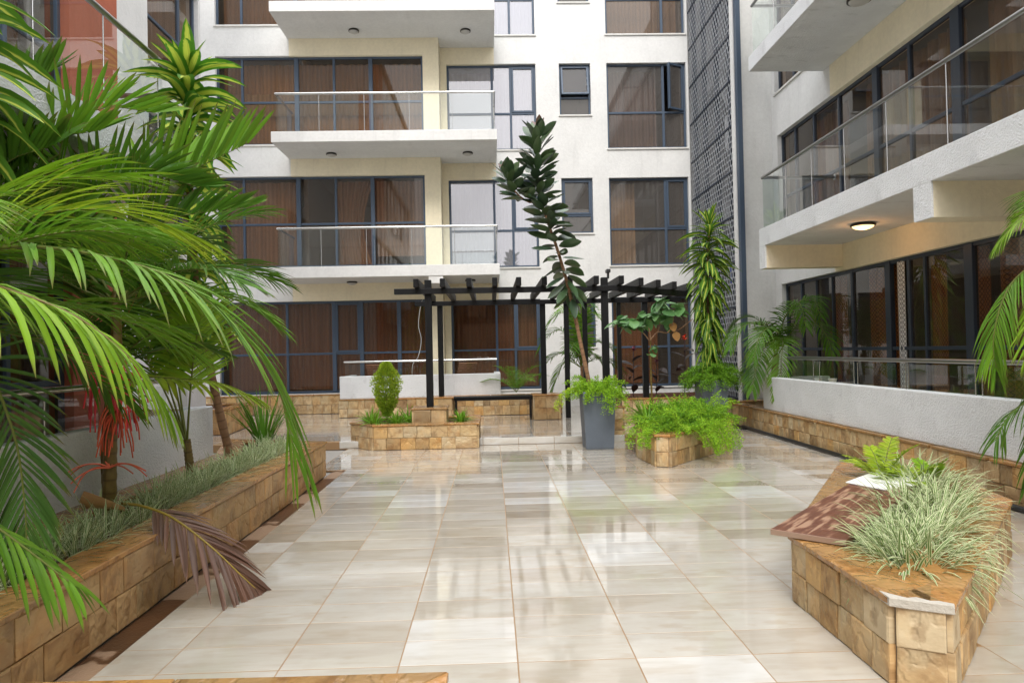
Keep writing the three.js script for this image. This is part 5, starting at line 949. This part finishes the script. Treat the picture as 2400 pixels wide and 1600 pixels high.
// ---------------------------------------------------------------- palms to the right and rear
{
  const t = thing('palm', 'low fountain of palm fronds at the end of the right white wall', 'palm', [5.3, 0.43, -12.95]), c = P(5.42, 1.35, 12.95);
  palmTrunk(t, [P(5.3, 0.42, 12.95), P(5.36, 0.9, 12.95), P(5.42, 1.4, 12.95)], 0.07, 0.06);
  const F = (pts, o) => frond(t, [c, ...pts.map(p => P(...p))], { n: 40, len: 0.44, wid: 0.022, droop: 0.85, lift: 0.2, ...o });
  F([[5.23, 1.95, 12.8], [4.79, 2.0, 12.6], [4.5, 1.84, 12.5], [4.34, 1.55, 12.4]], { seed: 601, col: GREEN.deep });
  F([[5.3, 1.85, 12.6], [5.0, 1.9, 12.3], [4.75, 1.7, 12.1], [4.62, 1.35, 12.0]], { seed: 602, col: GREEN.deep });
  F([[5.6, 2.15, 12.9], [5.95, 2.45, 12.9], [6.0, 2.45, 12.6], [5.98, 2.1, 12.3]], { seed: 603, col: GREEN.deep });
  F([[5.7, 1.95, 12.6], [5.85, 1.95, 12.2], [5.9, 1.7, 11.9], [5.88, 1.35, 11.7]], { seed: 604, col: GREEN.deep });
  F([[5.38, 1.72, 12.6], [5.25, 1.6, 12.25], [5.12, 1.2, 12.05], [5.02, 0.75, 11.95]], { seed: 605, col: GREEN.mid, len: 0.46 });
  F([[5.2, 1.6, 12.7], [4.95, 1.45, 12.5], [4.75, 1.1, 12.3], [4.66, 0.8, 12.2]], { seed: 606, col: GREEN.deep });
  F([[5.35, 1.9, 13.2], [5.15, 2.15, 13.4], [4.9, 2.1, 13.5], [4.7, 1.8, 13.6]], { seed: 607, col: GREEN.dusk });
  F([[5.5, 2.1, 12.7], [5.55, 2.35, 12.3], [5.5, 2.25, 12.0], [5.45, 1.9, 11.75]], { seed: 608, col: GREEN.deep });
}
{
  const t = thing('palm', 'bushy palm against the rear wall behind the pergola posts', 'palm', [2.1, 0.115, -15.9]);
  palmTrunk(t, [P(2.1, 0.1, 15.9), P(2.1, 0.6, 15.9), P(2.08, 1.2, 15.9)], 0.05, 0.04);
  const c = P(2.08, 1.15, 15.9), ends = [[1.44, 2.33, 0.7], [1.31, 1.9, 0.9], [2.02, 2.6, 0.4], [2.45, 2.3, 0.6], [2.8, 1.6, 1.0], [1.35, 1.35, 1.0], [1.6, 2.5, 0.5], [2.3, 2.6, 0.4], [2.9, 1.2, 1.2], [1.5, 0.9, 1.3], [1.8, 1.6, 1.0], [2.5, 1.3, 1.2]];
  ends.forEach(([x, y, s], k) => { const z = 15.9 + Math.sin(k * 1.7) * 0.5, m = P((2.08 + x) / 2 - 0.05, Math.max(1.15, y) + 0.05 + 0.1 * s, (15.9 + z) / 2); frond(t, [c, m, P(x, y, z), P(x + (x - 2.08) * 0.25, y - 0.35 * s, z)], { n: 30, len: 0.4, wid: 0.026, droop: 0.8, col: k % 3 ? GREEN.deep : GREEN.mid, seed: 620 + k }); });
}
{
  const t = thing('palm', 'small young palm at the right end of the patio wall', 'palm', [0.55, 0.58, -16.0]), c = P(0.55, 0.62, 16.0);
  for (let k = 0; k < 9; k++) frond(t, arch(c, k * 0.7 - 2.2, rr(0.7, 1.2), 0.85, 1.5), { n: 26, len: 0.24, wid: 0.012, droop: 0.6, col: GREEN.mid, seed: 640 + k, bare: 0.006 });
}
{
  const t = thing('palm', 'palm just beyond the right edge hanging fronds into view', 'palm', [4.58, 0, -5.3]);
  palmTrunk(t, [P(4.58, 0, 5.3), P(4.6, 1.2, 5.3), P(4.6, 2.3, 5.35)], 0.07, 0.05);
  const c = P(4.6, 2.3, 5.35), F = (pts, o) => frond(t, [c, ...pts.map(p => P(...p))], { n: 46, len: 0.44, wid: 0.016, droop: 1.1, lift: 0.05, ...o });
  F([[4.45, 2.62, 5.4], [4.3, 2.55, 5.45], [4.17, 2.38, 5.5]], { seed: 660, col: GREEN.fresh, len: 0.3 });
  F([[4.42, 2.2, 5.45], [4.27, 2.05, 5.5], [4.15, 1.8, 5.5], [4.1, 1.55, 5.5], [4.12, 1.36, 5.5]], { seed: 661, col: GREEN.mid, hang: 0.3 });
  F([[4.45, 2.05, 5.3], [4.33, 1.85, 5.2], [4.26, 1.6, 5.15], [4.22, 1.4, 5.15]], { seed: 662, col: GREEN.fresh, hang: 0.3 });
  F([[4.5, 1.5, 5.4], [4.36, 1.12, 5.45], [4.22, 0.98, 5.5], [4.1, 0.78, 5.5]], { seed: 663, col: GREEN.deep });
  F([[4.5, 1.4, 5.3], [4.38, 1.0, 5.3], [4.28, 0.75, 5.3], [4.22, 0.5, 5.3]], { seed: 664, col: GREEN.deep });
  F([[4.75, 2.7, 5.5], [4.9, 2.9, 5.8], [5.0, 2.8, 6.2]], { seed: 665, col: GREEN.mid }); F([[4.7, 2.7, 5.0], [4.8, 2.8, 4.6], [4.9, 2.5, 4.2]], { seed: 666, col: GREEN.mid });
}
// ---------------------------------------------------------------- dark canna plants
function canna(label, x, d, h, flower, seed) {
  const t = thing('canna', label, 'plant', [x, 0.42, -d]), r = mulberry(seed), sh = leafShapes(4, seed, 0.42, 0.15, [0.5, 1.0, 1.6], q => Math.pow(Math.sin(Math.PI * clamp(0.04 + 0.96 * q, 0, 1)), 0.8), 0.3, 7);
  const stem = std({ color: lin(0.07, 0.04, 0.04), roughness: 0.5 }); mesh('stem', tube([V(0, 0, 0), V(0.02, h * 0.5, 0), V(0.03, h, 0)], 0.012, 12, 6), stem, t);
  for (let k = 0; k < 9; k++) setLeaf(mesh('leaf', pick(sh, r), L.canna, t), V(0.01, h * (0.15 + 0.08 * k), 0), k * 2.4, rr(0.2, 1.0, r), rr(-0.3, 0.3, r), rr(0.75, 1.1, r));
  const l = new Leaves(); for (let k = 0; k < 12; k++) { const a = rr(0, 6.28, r); l.blade(V(0.03, h + rr(-0.02, 0.08, r), 0), V(Math.cos(a), rr(0.2, 1.2, r), Math.sin(a)), V(-Math.sin(a), 0, Math.cos(a)), 0.10, 0.055, { segs: 4, droop: 0.8, col: jitter(flower, 0.2, r), fold: 0.2 }); } mesh('flower', l.build(), L.stem, t);
}
canna('dark leaved canna with an orange red flower by the striped dracaena', 4.5, 16, 1.35, [0.75, 0.07, 0.02], 701);
canna('dark leaved plant with a dim red spike behind the pergola', 3.2, 15.6, 1.1, [0.20, 0.03, 0.06], 711);
canna('low dark leaved canna between the posts and the screen', 3.9, 16.3, 0.8, [0.15, 0.03, 0.05], 721);

renderer.render(scene, camera);
